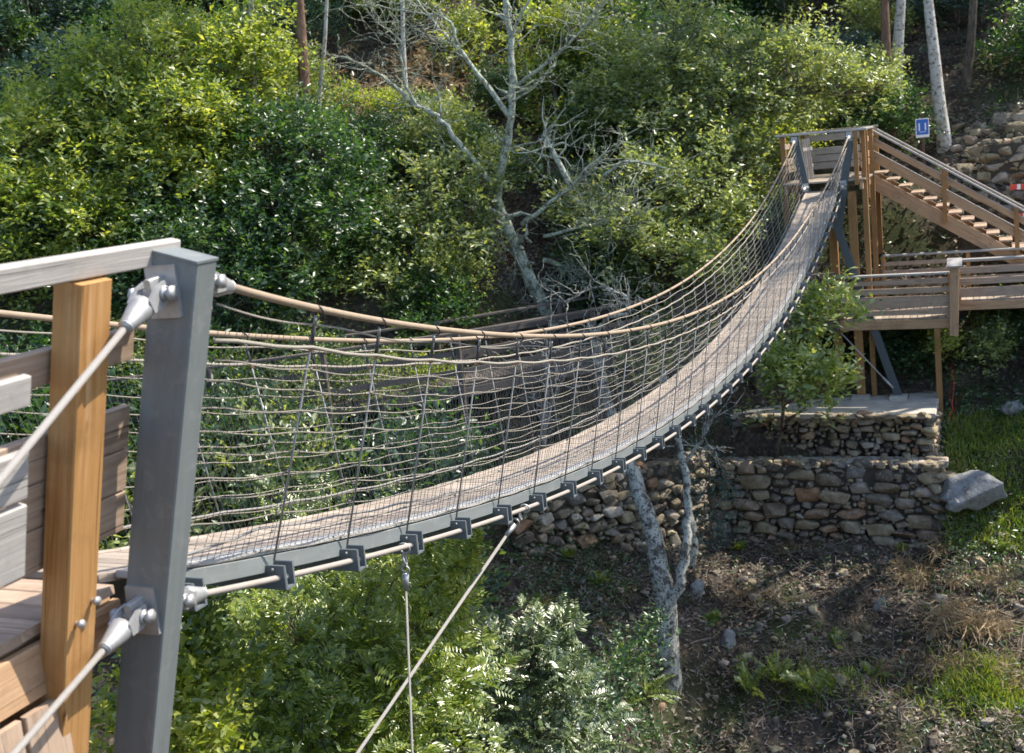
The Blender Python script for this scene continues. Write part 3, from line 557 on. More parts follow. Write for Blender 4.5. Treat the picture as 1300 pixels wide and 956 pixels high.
def stone_wall(name, label, pts, z0, z1, sizes, thick=.5, batter=.08, z0b=None, z1b=None):
    """random rubble: big stones thrown first, ever smaller ones into the gaps"""
    root = tag(empty(name, (*pts[0], z0)), label, 'stone wall'); items = []; core = MB(); rr = random.Random(len(label)*7)
    for (a, b) in zip(pts[:-1], pts[1:]):
        a, b = A(a, float), A(b, float); L = np.linalg.norm(b-a); d = (b-a)/L; nr = A([d[1], -d[0]]); yw = math.atan2(d[1], d[0]); H = z1-z0; done = []
        core.beam((*(a+d*.28-nr*(thick/2+.14)), (z0+z1)/2-.04), (*(b-d*.1-nr*(thick/2+.14)), (z0+z1)/2-.04), thick, H-.08, bev=.02)
        for w, h, per in sizes:
            for _ in range(int(per*L*H*30)):
                ww, hh = w*rr.uniform(.7, 1.3), h*rr.uniform(.75, 1.25); x, z = rr.uniform(0, L), rr.uniform(hh*.4, H-hh*.45)
                if any(abs(x-X_)*2 < (ww+W_)*.88 and abs(z-Z_)*2 < (hh+H_)*.86 for X_, Z_, W_, H_ in done): continue
                done.append((x, z, ww, hh)); c = a+d*x+nr*(-z*batter+rr.uniform(-.04, .03)-.02); items.append(((*c, z0+z), (ww, rr.uniform(.26, .38) if ww > .2 else .2, hh), yw+rr.uniform(-.12, .12)))
        x = 0.
        while x < L: w = rr.uniform(.18, .42); c = a+d*(x+w/2)-nr*(H*batter+.08); items.append(((*c, z1-.04+rr.uniform(-.03, .03)), (w*1.02, .36, rr.uniform(.12, .2)), yw+rr.uniform(-.15, .15))); x += w
    core.build('wall_core', M['mortar'], root); stone_set('wall_face', items, M['stone'], 2, root); return root
SZ_S = ((.30, .17, .8), (.20, .14, 4), (.13, .10, 8), (.085, .07, 12)); SZ_L = ((.62, .28, .45), (.42, .21, 1.6), (.28, .16, 5), (.17, .12, 11), (.10, .08, 16)); SZ_M = ((.45, .26, 1.5), (.3, .2, 4), (.2, .14, 9), (.12, .09, 14))
# pylon foundation (upper base) and terrace wall below
pz = PADZ; XBl, XBr = float(atY(930, 520, 23.0)[0]), float(atY(1184, 515, 23.0)[0]); zb_ = float(atY(1060, 572, 23.0)[2])
base = stone_wall('stone_foundation', 'mortared stone block under the far pylon struts with concrete top', [(XBl, 23.0), (XBr, 23.0), (XBr, 25.2)], zb_-.15, pz-.10, SZ_S, .5, .03)
mb = MB(); mb.beam(((XBl+XBr)/2, 22.93, pz-.055), ((XBl+XBr)/2, 25.3, pz-.055), XBr-XBl+.12, .11, bev=.02); mb.beam((XBl-.05, 24.6, pz+.02), (XBl+1.2, 24.6, pz+.02), .5, .06)
mb.build('concrete_slab', M['concrete'], base)
lst = stone_set('slab_rubble', [((random.uniform(XBl-.05, XBr), random.choice((22.62, 22.7, 24.9))+random.uniform(0, .35), pz+.0), (random.uniform(.12, .45), random.uniform(.12, .3), random.uniform(.05, .11)), random.uniform(0, 3)) for _ in range(46)], M['stone'], 2, base); lst['kind'] = 'stuff'
for x in (.60, 1.46): mb = MB(); mb.beam((x-.2, 24.45, pz+.03), (x+.2, 24.45, pz+.03), .4, .08, bev=.01); mb.build('footing', M['concrete'], base)
tz1, tz0 = float(atY(1060, 590, 22.3)[2]), float(atY(1060, 692, 22.3)[2]); XTr, XTl = float(atY(1196, 580, 22.3)[0]), float(atY(925, 585, 22.3)[0])
stone_wall('terrace_wall', 'dry stone retaining wall of mixed boulders below the concrete-topped foundation', [(XTl-.3, 22.3), (XTr, 22.3), (XTr+.05, 24.0)], tz0-.15, tz1, SZ_L, .5, .08)
led = tag(empty('ledge', (0, 22.8, tz1)), 'narrow pale stone ledge on top of the terrace wall', 'ledge'); mb = MB()
mb.beam(((XTl+XTr)/2, 22.55, tz1-.05), ((XTl+XTr)/2, 23.0, tz1-.05), XTr-XTl+.2, .12, bev=.02); mb.build('ledge_fill', M['concrete'], led)
lst = stone_set('ledge_rubble', [((random.uniform(XTl-.2, XTr), random.uniform(22.4, 22.9), tz1+.01), (random.uniform(.08, .3), random.uniform(.08, .2), random.uniform(.04, .10)), random.uniform(0, 3)) for _ in range(70)], M['stone'], 2, led); lst['kind'] = 'stuff'
l0, l1 = atY(890, 640, 21.5), atY(655, 650, 17.9)
stone_wall('terrace_wall', 'shaded dry stone wall under the bridge deck left of the lichen trunk', [(l1[0], l1[1]), ((l0[0]+l1[0])/2, (l0[1]+l1[1])/2)], float(atY(690, 700, 18.5)[2])-.1, -5.3, SZ_M, .5, .10)
stone_wall('terrace_wall', 'shaded dry stone wall behind the lichen trunk joining the terrace wall', [((l0[0]+l1[0])/2, (l0[1]+l1[1])/2), (l0[0], l0[1]), (XTl-.25, 22.25)], float(atY(830, 705, 20.5)[2])-.2, -5.6, SZ_M, .5, .10)
stone_wall('terrace_wall', 'dark stone wall in the shade beneath the right-hand boardwalk', [(2.3, 27.0), (8, 27.1)], -4.6, -2.95, SZ_L, .5, .05)
stone_wall('terrace_wall', 'loose grey stone wall above the stairs at the right edge', [(3.3, 29.4), (5.2, 29.2), (9, 29.3)], -1.0, .7, SZ_M, .5, .16)
# boulders
def boulder(label, c, s, yw=0., sub=4, mat='boulder', rough=.13):
    v, f = CRAG[RNG.integers(len(CRAG))]; bm = bmesh.new(); vs_ = [bm.verts.new(p) for p in v]; [bm.faces.new([vs_[k] for k in t]) for t in f]
    bmesh.ops.subdivide_edges(bm, edges=bm.edges[:], cuts=2, smooth=.25, use_grid_fill=True); bmesh.ops.triangulate(bm, faces=bm.faces[:]); bm.verts.index_update(); V = A([q.co[:] for q in bm.verts]); ph = RNG.random(4)*6
    V *= (1+.05*np.sin(9*V[:, 0]+ph[0])*np.cos(8*V[:, 1]+ph[1])+.04*np.sin(13*V[:, 2]+7*V[:, 0]+ph[2])+.02*np.sin(29*V[:, 0]+23*V[:, 1]+ph[3]))[:, None]; Fc = A([[q.index for q in t.verts] for t in bm.faces]); bm.free()
    V = V*A(s); V = np.stack([V[:, 0]*math.cos(yw)-V[:, 1]*math.sin(yw), V[:, 0]*math.sin(yw)+V[:, 1]*math.cos(yw), V[:, 2]], 1); o = link('boulder', mesh_np('boulder', V, Fc.ravel(), np.full(len(Fc), 3), [M[mat]], smooth=True)); o.location = c; return tag(o, label, 'boulder')
boulder('large grey boulder beside the right end of the terrace wall', atY(1234, 622, 22.4), (1.35, .95, .85), .2)
boulder('small white-grey boulder under the large one by the wall', atY(1213, 640, 22.0), (.4, .35, .33))
boulder('grey boulder in the shade right of the red-stemmed plant', atY(1283, 517, 24.6), (.55, .4, .35), .4)
boulder('pale boulder on the far slope seen through the net', hit(575, 575)+A([0, 0, .1]), (1.1, .8, .5), .2)
boulder('tan stone lying on dirt right of the lichen trunk', hit(884, 752)+A([0, 0, .08]), (.36, .2, .36), .5, 3)
boulder('pale stone standing in the dirt under the terrace wall', hit(1117, 775)+A([0, 0, .1]), (.28, .2, .4), .2, 3)
boulder('slanting grey slab stone at the foot of the slope', hit(925, 820)+A([0, 0, .1]), (.3, .25, .55), .9, 3)
# ------------------------------------------------------------------ sign, tape
sg = tag(empty('sign', atY(1171, 195, 28.6)), 'small blue sign with white bars on a rusty post behind the stairs', 'sign')
c = atY(1171, 162.5, 28.6); w_, h_ = .33, .48
mb = MB(); mb.beam(c+A([-w_/2, 0, 0]), c+A([w_/2, 0, 0]), .012, h_); mb.build('sign_plate', M['sign_white'], sg)
mb = MB(); mb.beam(c+A([-w_/2+.02, -.008, .025]), c+A([w_/2-.02, -.008, .025]), .006, h_-.09); mb.build('sign_face', M['sign_blue'], sg)
mb = MB()
for x in (-.075, .075): mb.beam(c+A([x-.016, -.013, .03]), c+A([x+.016, -.013, .03]), .005, .19)
mb.beam(c+A([-.085, -.013, -.10]), c+A([.085, -.013, -.10]), .004, .012); mb.build('sign_symbol', M['sign_white'], sg)
mb = MB(); mb.beam(c+A([0, .03, -1.3]), c+A([0, .03, h_/2+.12]), .06, .05, (0, 1, 0)); mb.build('sign_post', M['rust'], sg)
for lab, px, py, w in (('upper red and white barrier board at the right edge above the stairs', 1294, 237, .42), ('lower red and white barrier board at the right edge on the stairs', 1298, 274, .3)):
    b = atY(px, py, 28.3); bo = tag(empty('barrier_board', b), lab, 'barrier'); mb = MB(); mb.beam(b+A([-w/2, 0, 0]), b+A([w, 0, -.02]), .03, .13, m=0)
    mb.beam(b+A([-w/2+.16, -.017, 0]), b+A([-w/2+.24, -.017, 0]), .004, .132, m=1); mb.build('board', [M['red'], M['sign_white']], bo)
    mb = MB(); mb.beam(b+A([w*.6, .04, -1.]), b+A([w*.6, .04, .1]), .05, .05, (0, 1, 0)); mb.build('stake', M['rust'], bo)
# ------------------------------------------------------------------ the bare lichen tree
H1 = hit(850, 872); YH = float(H1[1]); H2 = hit(688, 592); YT = min(20.2, float(H2[1]))
lt = tag(empty('forked_tree', H1), 'forked lichen-spotted trunk rising from the gully behind the bridge deck', 'tree'); mb = MB()
def limb(pix, r0, r1, Ys=18., twigs=0, n=6, tl=.9):
    if not hasattr(Ys, '__len__'): Ys = [Ys]*len(pix)
    P = A([atY(x, y, Yv) for (x, y), Yv in zip(pix, Ys)]); t = np.linspace(0, len(P)-1, len(P)*4-3); Q = np.stack([np.interp(t, range(len(P)), P[:, k]) for k in range(3)], 1)
    for _ in range(2): Q[1:-1] = .25*Q[:-2]+.5*Q[1:-1]+.25*Q[2:]
    Q[1:-1] += RNG.normal(size=Q[1:-1].shape)*min(.018, r0*.3); mb.tube(Q, np.linspace(r0, r1, len(Q)), n)
    for _ in range(int(twigs*3)):
        k = RNG.integers(len(Q)//3, len(Q)); d = unit(Q[min(k+1, len(Q)-1)]-Q[max(k-1, 0)]+RNG.normal(size=3)*.8+A([0, 0, .25])); L = tl*(.4+RNG.random()); e = crooked(Q[k], Q[k]+d*L, 5, .06); mb.tube(e, np.linspace(max(.007, r1*.7), .004, 5), 4)
        for _ in range(3):
            j = RNG.integers(1, 5); dd = unit(d+RNG.normal(size=3)*.7); mb.tube(crooked(e[j], e[j]+dd*L*.5, 4, .07), np.linspace(.006, .003, 4), 3)
limb([(850, 900), (850, 860), (846, 790), (838, 720), (820, 650), (805, 600), (785, 550), (768, 500), (758, 440), (748, 405)], .27, .055, [YH, YH, YH+.1, YH+.3, YH+.6, YH+.9, YH+1.1, YH+1.3, YH+1.4, YH+1.5])
limb([(846, 775), (866, 735), (871, 690), (874, 640), (868, 590), (850, 520), (842, 470)], .115, .05, [YH+.1, YH+.2, YH+.4, YH+.6, YH+.8, YH+1.0, YH+1.1]); limb([(878, 720), (880, 680), (872, 640)], .10, .08, YH+.7)
limb([(756, 430), (770, 400), (800, 400), (795, 375), (770, 365), (745, 367), (720, 385)], .045, .016, YH+1.4, 8); limb([(762, 480), (775, 440), (790, 420), (835, 400)], .03, .01, YH+1.3, 8); limb([(866, 590), (890, 560), (905, 530)], .05, .02, YH+.9, 5)
mb.build('trunk', M['lichen2'], lt)
YT = 22.0; B0 = atY(700, 420, YT); H3 = gpt(B0[0]+.1, B0[1])
sp = tag(empty('sapling', H2), 'thin upright grey sapling stem seen through the net right of the boulder', 'tree'); mb = MB(); limb([(688, 600), (689, 570), (693, 500), (696, 462), (694, 440)], .055, .03, float(H2[1]), 6); limb([(690, 560), (704, 500), (722, 470)], .03, .012, float(H2[1]), 4); mb.build('trunk', M['pale_bark'], sp)
lt = tag(empty('bare_tree', H3), 'bare pale green lichen-covered tree with spreading leafless branches in the centre', 'tree'); mb = MB()
mb.tube(crooked(H3-A([0, 0, .3]), atY(698, 412, YT), 5, .02), [.28, .25, .23, .22, .21], 9)
limb([(698, 413), (690, 388), (660, 325), (640, 275)], .195, .13, YT, 4, 9)
limb([(640, 275), (630, 245), (640, 200), (648, 165), (652, 110), (648, 60), (640, 0), (636, -60)], .105, .06, YT, 5)
limb([(655, 110), (645, 60), (660, 20), (690, -30)], .055, .02, YT, 4); limb([(648, 150), (605, 90), (580, 60), (560, 40), (530, 0)], .068, .022, YT, 8)
limb([(580, 60), (575, 30), (560, 20), (515, 15), (470, 5), (430, 10)], .042, .014, YT, 10); limb([(628, 240), (590, 190), (560, 150), (530, 135), (490, 100), (460, 80), (420, 70)], .085, .02, YT, 14)
limb([(530, 135), (515, 110), (508, 70), (510, 50), (480, 30)], .04, .014, YT, 10); limb([(560, 150), (555, 110), (575, 92)], .026, .012, YT, 3); limb([(595, 200), (570, 195), (545, 170), (495, 160)], .036, .014, YT, 5)
limb([(672, 352), (640, 300), (615, 255)], .0, .0, YT) if False else limb([(640, 275), (600, 262), (565, 262), (540, 258), (525, 238)], .055, .016, YT, 6); limb([(655, 110), (700, 75), (740, 40), (757, 8)], .05, .016, YT, 10); limb([(650, 130), (680, 110), (705, 80)], .03, .012, YT, 4)
limb([(662, 318), (640, 300), (615, 275), (600, 285)], .04, .015, YT, 3); limb([(662, 285), (700, 255), (725, 240), (745, 210), (790, 180)], .06, .016, YT, 12); limb([(725, 238), (700, 190), (690, 170)], .08, .045, YT, 6)
limb([(765, 225), (790, 205), (812, 205), (850, 215)], .05, .012, YT, 4); limb([(690, 300), (730, 290), (770, 280), (810, 272)], .05, .014, YT, 18); limb([(675, 308), (665, 300), (648, 298), (655, 330), (680, 365), (684, 395)], .032, .014, YT-.2, 5)
limb([(690, 330), (720, 340), (750, 350)], .07, .04, YT+.3, 3); limb([(684, 400), (660, 395), (640, 370)], .016, .006, YT-.2, 12, 4, .6); limb([(690, 400), (700, 380), (735, 350)], .016, .006, YT-.2, 12, 4, .6)
mb.build('trunk', M['lichen'], lt)
# ------------------------------------------------------------------ leafy trees of the far bank
LB = []
def T(*a, **k): LB.append(tree(*a, **k))
T('broadleaf_tree', 'sunlit yellow-green tree filling the upper left', gpt(*atD(215, 330, 27.5)[:2]), [px_blob(120, 150, 27, 80), px_blob(200, 80, 27.5, 85), px_blob(290, 110, 27.5, 75), px_blob(180, 200, 26.5, 80), px_blob(270, 215, 26.8, 70), px_blob(325, 50, 27.5, 45), px_blob(150, 265, 26.2, 55), px_blob(235, 140, 26, 55), px_blob(75, 120, 27, 45)], M['leaf_bright'], M['dark_bark'], .125, 430, 9, .42, .14)
T('broadleaf_tree', 'bushy bright tree cut by the left edge of the view', gpt(*atD(20, 420, 26)[:2]), [px_blob(20, 200, 26, 75), px_blob(70, 270, 25.5, 70), px_blob(-60, 260, 26, 90), px_blob(10, 340, 25.5, 70), px_blob(120, 300, 25.5, 60)], M['leaf_bright'], M['dark_bark'], .125, 430, 9, .42, .12)
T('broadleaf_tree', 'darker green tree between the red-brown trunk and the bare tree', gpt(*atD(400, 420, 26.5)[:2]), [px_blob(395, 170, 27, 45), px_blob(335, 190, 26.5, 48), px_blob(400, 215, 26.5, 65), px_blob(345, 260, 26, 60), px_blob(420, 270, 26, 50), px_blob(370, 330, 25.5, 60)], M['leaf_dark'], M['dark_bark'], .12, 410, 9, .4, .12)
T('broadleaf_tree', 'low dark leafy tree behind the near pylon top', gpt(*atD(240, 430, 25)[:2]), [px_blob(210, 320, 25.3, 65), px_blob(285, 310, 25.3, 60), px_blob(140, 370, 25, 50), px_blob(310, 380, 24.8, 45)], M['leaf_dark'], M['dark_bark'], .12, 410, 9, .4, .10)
T('broadleaf_tree', 'glossy silver-green tree behind the bare tree, right of centre', gpt(*atD(900, 380, 30)[:2]), [px_blob(850, 70, 30.5, 70), px_blob(930, 110, 30, 75), px_blob(1000, 90, 30, 60), px_blob(1060, 110, 30, 36), px_blob(1110, 115, 30, 28), px_blob(790, 120, 30.5, 55), px_blob(940, 200, 29.5, 55), px_blob(860, 170, 30, 65)], M['leaf_gloss'], M['dark_bark'], .125, 340, 9, .42, .15)
T('broadleaf_tree', 'lower glossy-leaved tree reaching the far handrail of the bridge', gpt(*atD(880, 420, 28.5)[:2]), [px_blob(890, 250, 28.5, 62), px_blob(830, 240, 28.5, 55), px_blob(930, 300, 28, 38), px_blob(860, 325, 27.5, 58), px_blob(790, 310, 27.5, 50), px_blob(740, 270, 28.5, 45), px_blob(905, 345, 27, 32)], M['leaf_gloss'], M['dark_bark'], .125, 340, 9, .42, .13)
T('broadleaf_tree', 'light green young tree left of the bare trunk', gpt(*atD(560, 420, 27.5)[:2]), [px_blob(540, 250, 27.5, 45), px_blob(585, 290, 27.5, 50), px_blob(510, 310, 27, 45), px_blob(480, 360, 26.5, 40), px_blob(600, 215, 28, 38)], M['leaf_gloss'], M['dark_bark'], .125, 320, 9, .4, .08)
T('broadleaf_tree', 'thin-leaved tree at top centre behind bare branches', gpt(*atD(720, 260, 33)[:2]), [px_blob(700, 60, 33, 55), px_blob(745, 25, 33, 50), px_blob(590, 75, 34, 40), px_blob(690, 130, 32.5, 40), px_blob(740, 190, 32, 45), px_blob(660, 215, 31, 40)], M['leaf_bright'], M['dark_bark'], .13, 260, 9, .42, .1)
T('broadleaf_tree', 'small glossy tree hanging over the foundation beside the slanting strut', atY(985, 566, 22.75), [px_blob(1045, 405, 25.8, 32, 26, 26), px_blob(1020, 430, 25.8, 34), px_blob(1000, 485, 25.6, 32), px_blob(1035, 470, 25.6, 32), px_blob(1045, 508, 25.5, 15, 15, 22), px_blob(978, 465, 25.8, 22), px_blob(1085, 400, 25.8, 16, 14, 14), px_blob(1030, 388, 25.8, 20, 20, 14), px_blob(1066, 372, 25.8, 14), px_blob(985, 505, 25.6, 20), px_blob(1072, 490, 25.6, 14), px_blob(1100, 385, 25.9, 14, 12, 8), px_blob(1052, 530, 25.5, 9, 9, 16), px_blob(1025, 520, 25.5, 10, 10, 12)], M['leaf_pale'], M['dark_bark'], .15, 300, 7, .48, .05, flat=.6, hollow=.05, twigs=.2)
# near bushes below the deck
NB = [('dense yellow-green bush under the near part of the deck', [px_blob(380, 800, 8.7, 95), px_blob(300, 870, 8.5, 90), px_blob(450, 790, 9.1, 85), px_blob(500, 870, 9.1, 100), px_blob(400, 930, 8.7, 110), px_blob(330, 985, 8.5, 100), px_blob(480, 960, 9.1, 110)], 'leaf_yellow', .066, 6),
      ('feathery green bush climbing to the deck edge behind the guy cables', [px_blob(545, 760, 9.7, 50), px_blob(580, 725, 9.9, 36), px_blob(520, 720, 9.9, 34), px_blob(560, 830, 9.7, 60)], 'leaf_bright', .08, 6),
      ('bush with shiny pinnate leaves right of the slanting guy cable', [px_blob(625, 850, 10.3, 58), px_blob(680, 830, 10.3, 52), px_blob(720, 800, 10.4, 26), px_blob(640, 920, 10.1, 75), px_blob(720, 880, 10.3, 40), px_blob(590, 900, 10.1, 60), px_blob(730, 950, 10.1, 60), px_blob(600, 980, 9.9, 90)], 'leaf_silver', .062, 8),
      ('olive-tinted shrub at the foot of the near pylon', [px_blob(245, 810, 6.8, 46), px_blob(240, 880, 6.6, 70), px_blob(180, 930, 6.2, 70), px_blob(230, 970, 6.3, 70)], 'leaf_yellow', .06, 0)]
for lab, bl, mt, L, pn in NB:
    c = A([b[0] for b in bl]).mean(0); T('bush', lab, gpt(c[0], c[1]), bl, M[mt], M['dark_bark'], L, 900 if pn else 1700, 9, .20, .035, cat='bush', pinn=pn or None, asp=.36 if pn else .45, hollow=.2, flat=.6)
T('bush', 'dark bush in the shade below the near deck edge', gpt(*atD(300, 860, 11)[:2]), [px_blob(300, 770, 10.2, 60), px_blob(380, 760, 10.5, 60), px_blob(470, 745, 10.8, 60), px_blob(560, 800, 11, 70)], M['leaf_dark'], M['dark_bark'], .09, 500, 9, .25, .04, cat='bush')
T('bush', 'yellow-green sprig rising behind the far net by the near end', gpt(*atD(400, 900, 9.5)[:2]), [px_blob(415, 640, 9.3, 26), px_blob(350, 655, 9.0, 22), px_blob(390, 690, 9.3, 40), px_blob(500, 640, 10.2, 26)], M['leaf_yellow'], M['dark_bark'], .05, 900, 9, .2, .02, cat='bush', pinn=5, asp=.36)
T('bush', 'thin upright sprig between the orange post and the pylon', gpt(*atD(142, 860, 6.9)[:2]), [px_blob(142, 665, 6.8, 14), px_blob(140, 710, 6.8, 14), px_blob(143, 640, 6.8, 8)], M['leaf_yellow'], M['dark_bark'], .045, 1500, 8, .16, .015, cat='bush')
T('bush', 'red-stemmed small plant beside the right wooden leg', gpt(*atY(1207, 540, 24.0)[:2]), [px_blob(1208, 480, 28.3, 14), px_blob(1222, 495, 28.3, 14), px_blob(1205, 455, 28.3, 9)], M['leaf_gloss'], M['red'], .07, 420, 7, .25, .012, cat='plant')
T('bush', 'dark green bush below the bridge at the wall end left of the foundation', gpt(*atY(900, 650, 21.6)[:2]), [px_blob(890, 590, 26, 30), px_blob(905, 640, 25.6, 34), px_blob(895, 685, 25.3, 26), px_blob(935, 540, 26, 16)], M['leaf_blue'], M['dark_bark'], .07, 330, 8, .3, .03, cat='bush')
T('bush', 'low dark bush at the foot of the lichen trunk', hit(800, 875), [px_blob(800, 835, 20.5, 34), px_blob(770, 880, 20, 44), px_blob(828, 800, 20.7, 18)], M['leaf_dark'], M['dark_bark'], .09, 300, 8, .3, .03, cat='bush')
# ferns at bottom right
def fern(label, px, py, Yv, n=9, L=.75):
    p = hit(px, py); d = rnd_dir(n, .9); d[:, 2] = np.abs(d[:, 2])+.5; V = pinnate(np.repeat(p[None], n, 0)*1., unit(d), 16, L, .13, .32); return tag(link('fern', leaf_mesh('fern', V, M['leaf_bright'])), label, 'fern', 'ferns in the gully')
for lab, px, py, Yv, L in (('tall green fern right of the lichen trunk', 985, 868, 17.6, .9), ('fern with an upright frond at the slope foot', 950, 880, 17.3, .9), ('bright fern at bottom centre-right', 1030, 878, 17.4, .8), ('small fern in shade by the trunk', 790, 850, 18.0, .7), ('pale fern low beside the bare trunk foot', 820, 885, 17.4, .8)): fern(lab, px, py, Yv, 12, L)
for px, py, L in ((900, 790, .4), (1060, 820, .45), (760, 740, .4), (720, 710, .35), (1150, 700, .3), (935, 700, .35), (680, 770, .4), (1110, 860, .5), (1270, 700, .35)):
    o = fern('small fern on the dirt slope', px, py, 0, 7, L); o['group'] = 'small ferns on the dirt slope'
# ------------------------------------------------------------------ hillside trunks and forest
def trunk_tree(name, label, pix, Yv, r, bark, leaf='leaf_blue', H=9., crown=True):
    P = [atY(x, y, Yv) for x, y in pix]; base = gpt(P[-1][0], P[-1][1]); top = P[0]; ax = unit(top-P[-1]); hi = top+ax*H*.6+A([0, 0, H*.4]); root = tag(empty(name, base), label, 'tree'); mb = MB()
    pts = A([base-A([0, 0, .3])]+P[::-1]+[hi]); pts = pts[np.concatenate([[True], np.diff(pts[:, 2]) > .05])]; m = len(pts); t = np.linspace(0, m-1, 14); Q = np.stack([np.interp(t, range(m), pts[:, k]) for k in range(3)], 1); mb.tube(Q, np.linspace(r*1.15, r*.45, 14), 10)
    LV = []
    for k in range(7):
        c = hi+A([RNG.normal()*1.2, RNG.normal()*1.2, -k*.55+1.]); mb.tube(crooked(Q[-1-k//2], c, 5, .05), np.linspace(r*.3, .02, 5), 5); Pp, d = blob_points(c, (1.1, 1.1, .7), 110); LV.append(sprays(Pp, unit(Pp-c+A([0, 0, .2])), 8, .5, .14))
    mb.build('trunk', bark, root); link('crown', leaf_mesh('crown', np.concatenate(LV), M[leaf]), root)
trunk_tree('pine_tree', 'straight red-brown pine trunk at the top left of centre', [(378, -60), (380, 0), (384, 60), (386, 95), (388, 200)], 20.5, .15, M['brown_bark'])
trunk_tree('slender_tree', 'thin pale curving trunk just right of the red-brown pine', [(418, -60), (415, 0), (412, 60), (407, 100), (402, 180)], 22, .06, M['pale_bark'])
trunk_tree('slender_tree', 'thin grey trunk standing in the sunlit bracken left of the bare tree', [(510, -30), (512, 60), (516, 130), (518, 180), (520, 250)], 25, .085, M['pale_bark'], H=7)
trunk_tree('eucalyptus_tree', 'brown trunk left of the paired trunks above the landing', [(1122, -60), (1123, 0), (1125, 60), (1126, 90)], 31, .15, M['brown_bark'])
trunk_tree('eucalyptus_tree', 'grey-brown trunk right of its pair above the landing', [(1146, -60), (1144, 0), (1140, 60), (1137, 95)], 31.5, .18, M['pale_bark'])
trunk_tree('eucalyptus_tree', 'pale mottled trunk right behind the blue sign', [(1174, -60), (1178, 0), (1185, 60), (1192, 130), (1198, 172)], 30.6, .19, M['pale_bark'])
trunk_tree('eucalyptus_tree', 'dark slim trunk at the upper right corner', [(1240, -60), (1236, 0), (1232, 60), (1226, 105)], 33, .15, M['dark_bark'])
trunk_tree('slender_tree', 'slim dark trunk above the silver-green tree', [(992, -60), (992, 0), (994, 60)], 40, .16, M['pale_bark'])
trunk_tree('slender_tree', 'dead-straight grey trunk in the left thicket', [(318, -40), (320, 60), (326, 180), (330, 260)], 20, .09, M['pale_bark'], H=6)
# hillside conifers and shrubs: one of each kind, then copies
def proto_crown(leaf, bark, name, lab, cat, H, kind):
    root = tag(empty(name), lab, cat); mb = MB(); mb.tube(crooked((0, 0, -.4), (0, 0, H*.92), 8, .01), np.linspace(.03*H**.8, .02, 8), 7); LV = []
    if kind == 'tree':
        for k in range(34):
            z = H*(.22+.75*k/34); a = k*2.4; L = (H-z)*.34+.35; e = A([math.cos(a)*L, math.sin(a)*L, z-.10*L]); mb.tube(crooked((0, 0, z), e, 4, .04), np.linspace(.04, .008, 4), 4)
            n = 46; t = .15+.85*RNG.random(n); P = A([0, 0, z])+(e-A([0, 0, z]))*t[:, None]+RNG.normal(size=(n, 3))*.16*L**.5; LV.append(sprays(P, unit(RNG.normal(size=(n, 3))*.6+unit(e-A([0, 0, z]))), 7, .34, .14, .3, flat=.8))
    else:
        for k in range(7):
            c = A([RNG.normal()*.55, RNG.normal()*.55, H*(.35+.5*RNG.random())]); mb.tube(crooked((0, 0, .1), c, 4, .06), np.linspace(.03, .01, 4), 4); P, d = blob_points(c, H*.36, 110, .15); LV.append(sprays(P, unit(P-c+A([0, 0, .3])), 7, .26, .095, .45, flat=.7))
    mb.build('trunk', bark, root); link('crown', leaf_mesh('crown', np.concatenate(LV), leaf), root); return root
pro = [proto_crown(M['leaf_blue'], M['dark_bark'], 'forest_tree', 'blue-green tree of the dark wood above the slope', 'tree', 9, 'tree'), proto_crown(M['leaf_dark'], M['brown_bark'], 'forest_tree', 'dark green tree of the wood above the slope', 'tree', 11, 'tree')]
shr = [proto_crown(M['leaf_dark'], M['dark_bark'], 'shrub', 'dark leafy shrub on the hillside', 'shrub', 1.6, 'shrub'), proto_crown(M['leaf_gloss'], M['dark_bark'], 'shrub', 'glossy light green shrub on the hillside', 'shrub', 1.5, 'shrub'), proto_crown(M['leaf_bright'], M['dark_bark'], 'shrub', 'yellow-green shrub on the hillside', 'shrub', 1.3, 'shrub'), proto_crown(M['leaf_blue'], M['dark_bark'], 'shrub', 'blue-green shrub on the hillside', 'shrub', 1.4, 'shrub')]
used = set()
def place(pl, k, x, y, sc, group):
    o = pl[k]; loc = gpt(x, y)
    if id(o) not in used:
        used.add(id(o)); o.location = loc; o.rotation_euler = (0, 0, 1.); o.scale = (sc,)*3
        for ch in o.children: ch.matrix_parent_inverse = Matrix()
    else: o = copy_tree(o, loc, RNG.random()*6.28, sc)
    o['group'] = group; return o
rs = random.Random(5); cnt = 0
while cnt < 46:
    px, D = rs.uniform(-120, 1400), rs.uniform(36, 75); p = atD(px, 60, D)
    if dist_up(p[0], p[1]) < 11: continue
    if 560 < px < 1000 and D < 44: continue
    place(pro, cnt % 2, p[0], p[1], rs.uniform(.7, 1.2), 'trees of the wood above the slope'); cnt += 1
cnt = 0
while cnt < 120:
    px, py = rs.uniform(-40, 1330), rs.uniform(-20, 400); p = hit(px, py, 18, 70); d = float(dist_up(p[0], p[1]))
    if d < 1.7 or (-1.6 < p[0] < 7 and p[1] < 29.6) or (1150 < px < 1330 and 110 < py) or (430 < px < 660 and 80 < py < 150): continue
    place(shr, (0, 0, 1, 3, 2, 0)[cnt % 6] if px < 1000 else (0, 3, 0, 3, 1, 3)[cnt % 6], p[0], p[1], rs.uniform(.6, 1.3)*(1.25 if py < 140 else 1), 'shrubs scattered over the hillside'); cnt += 1
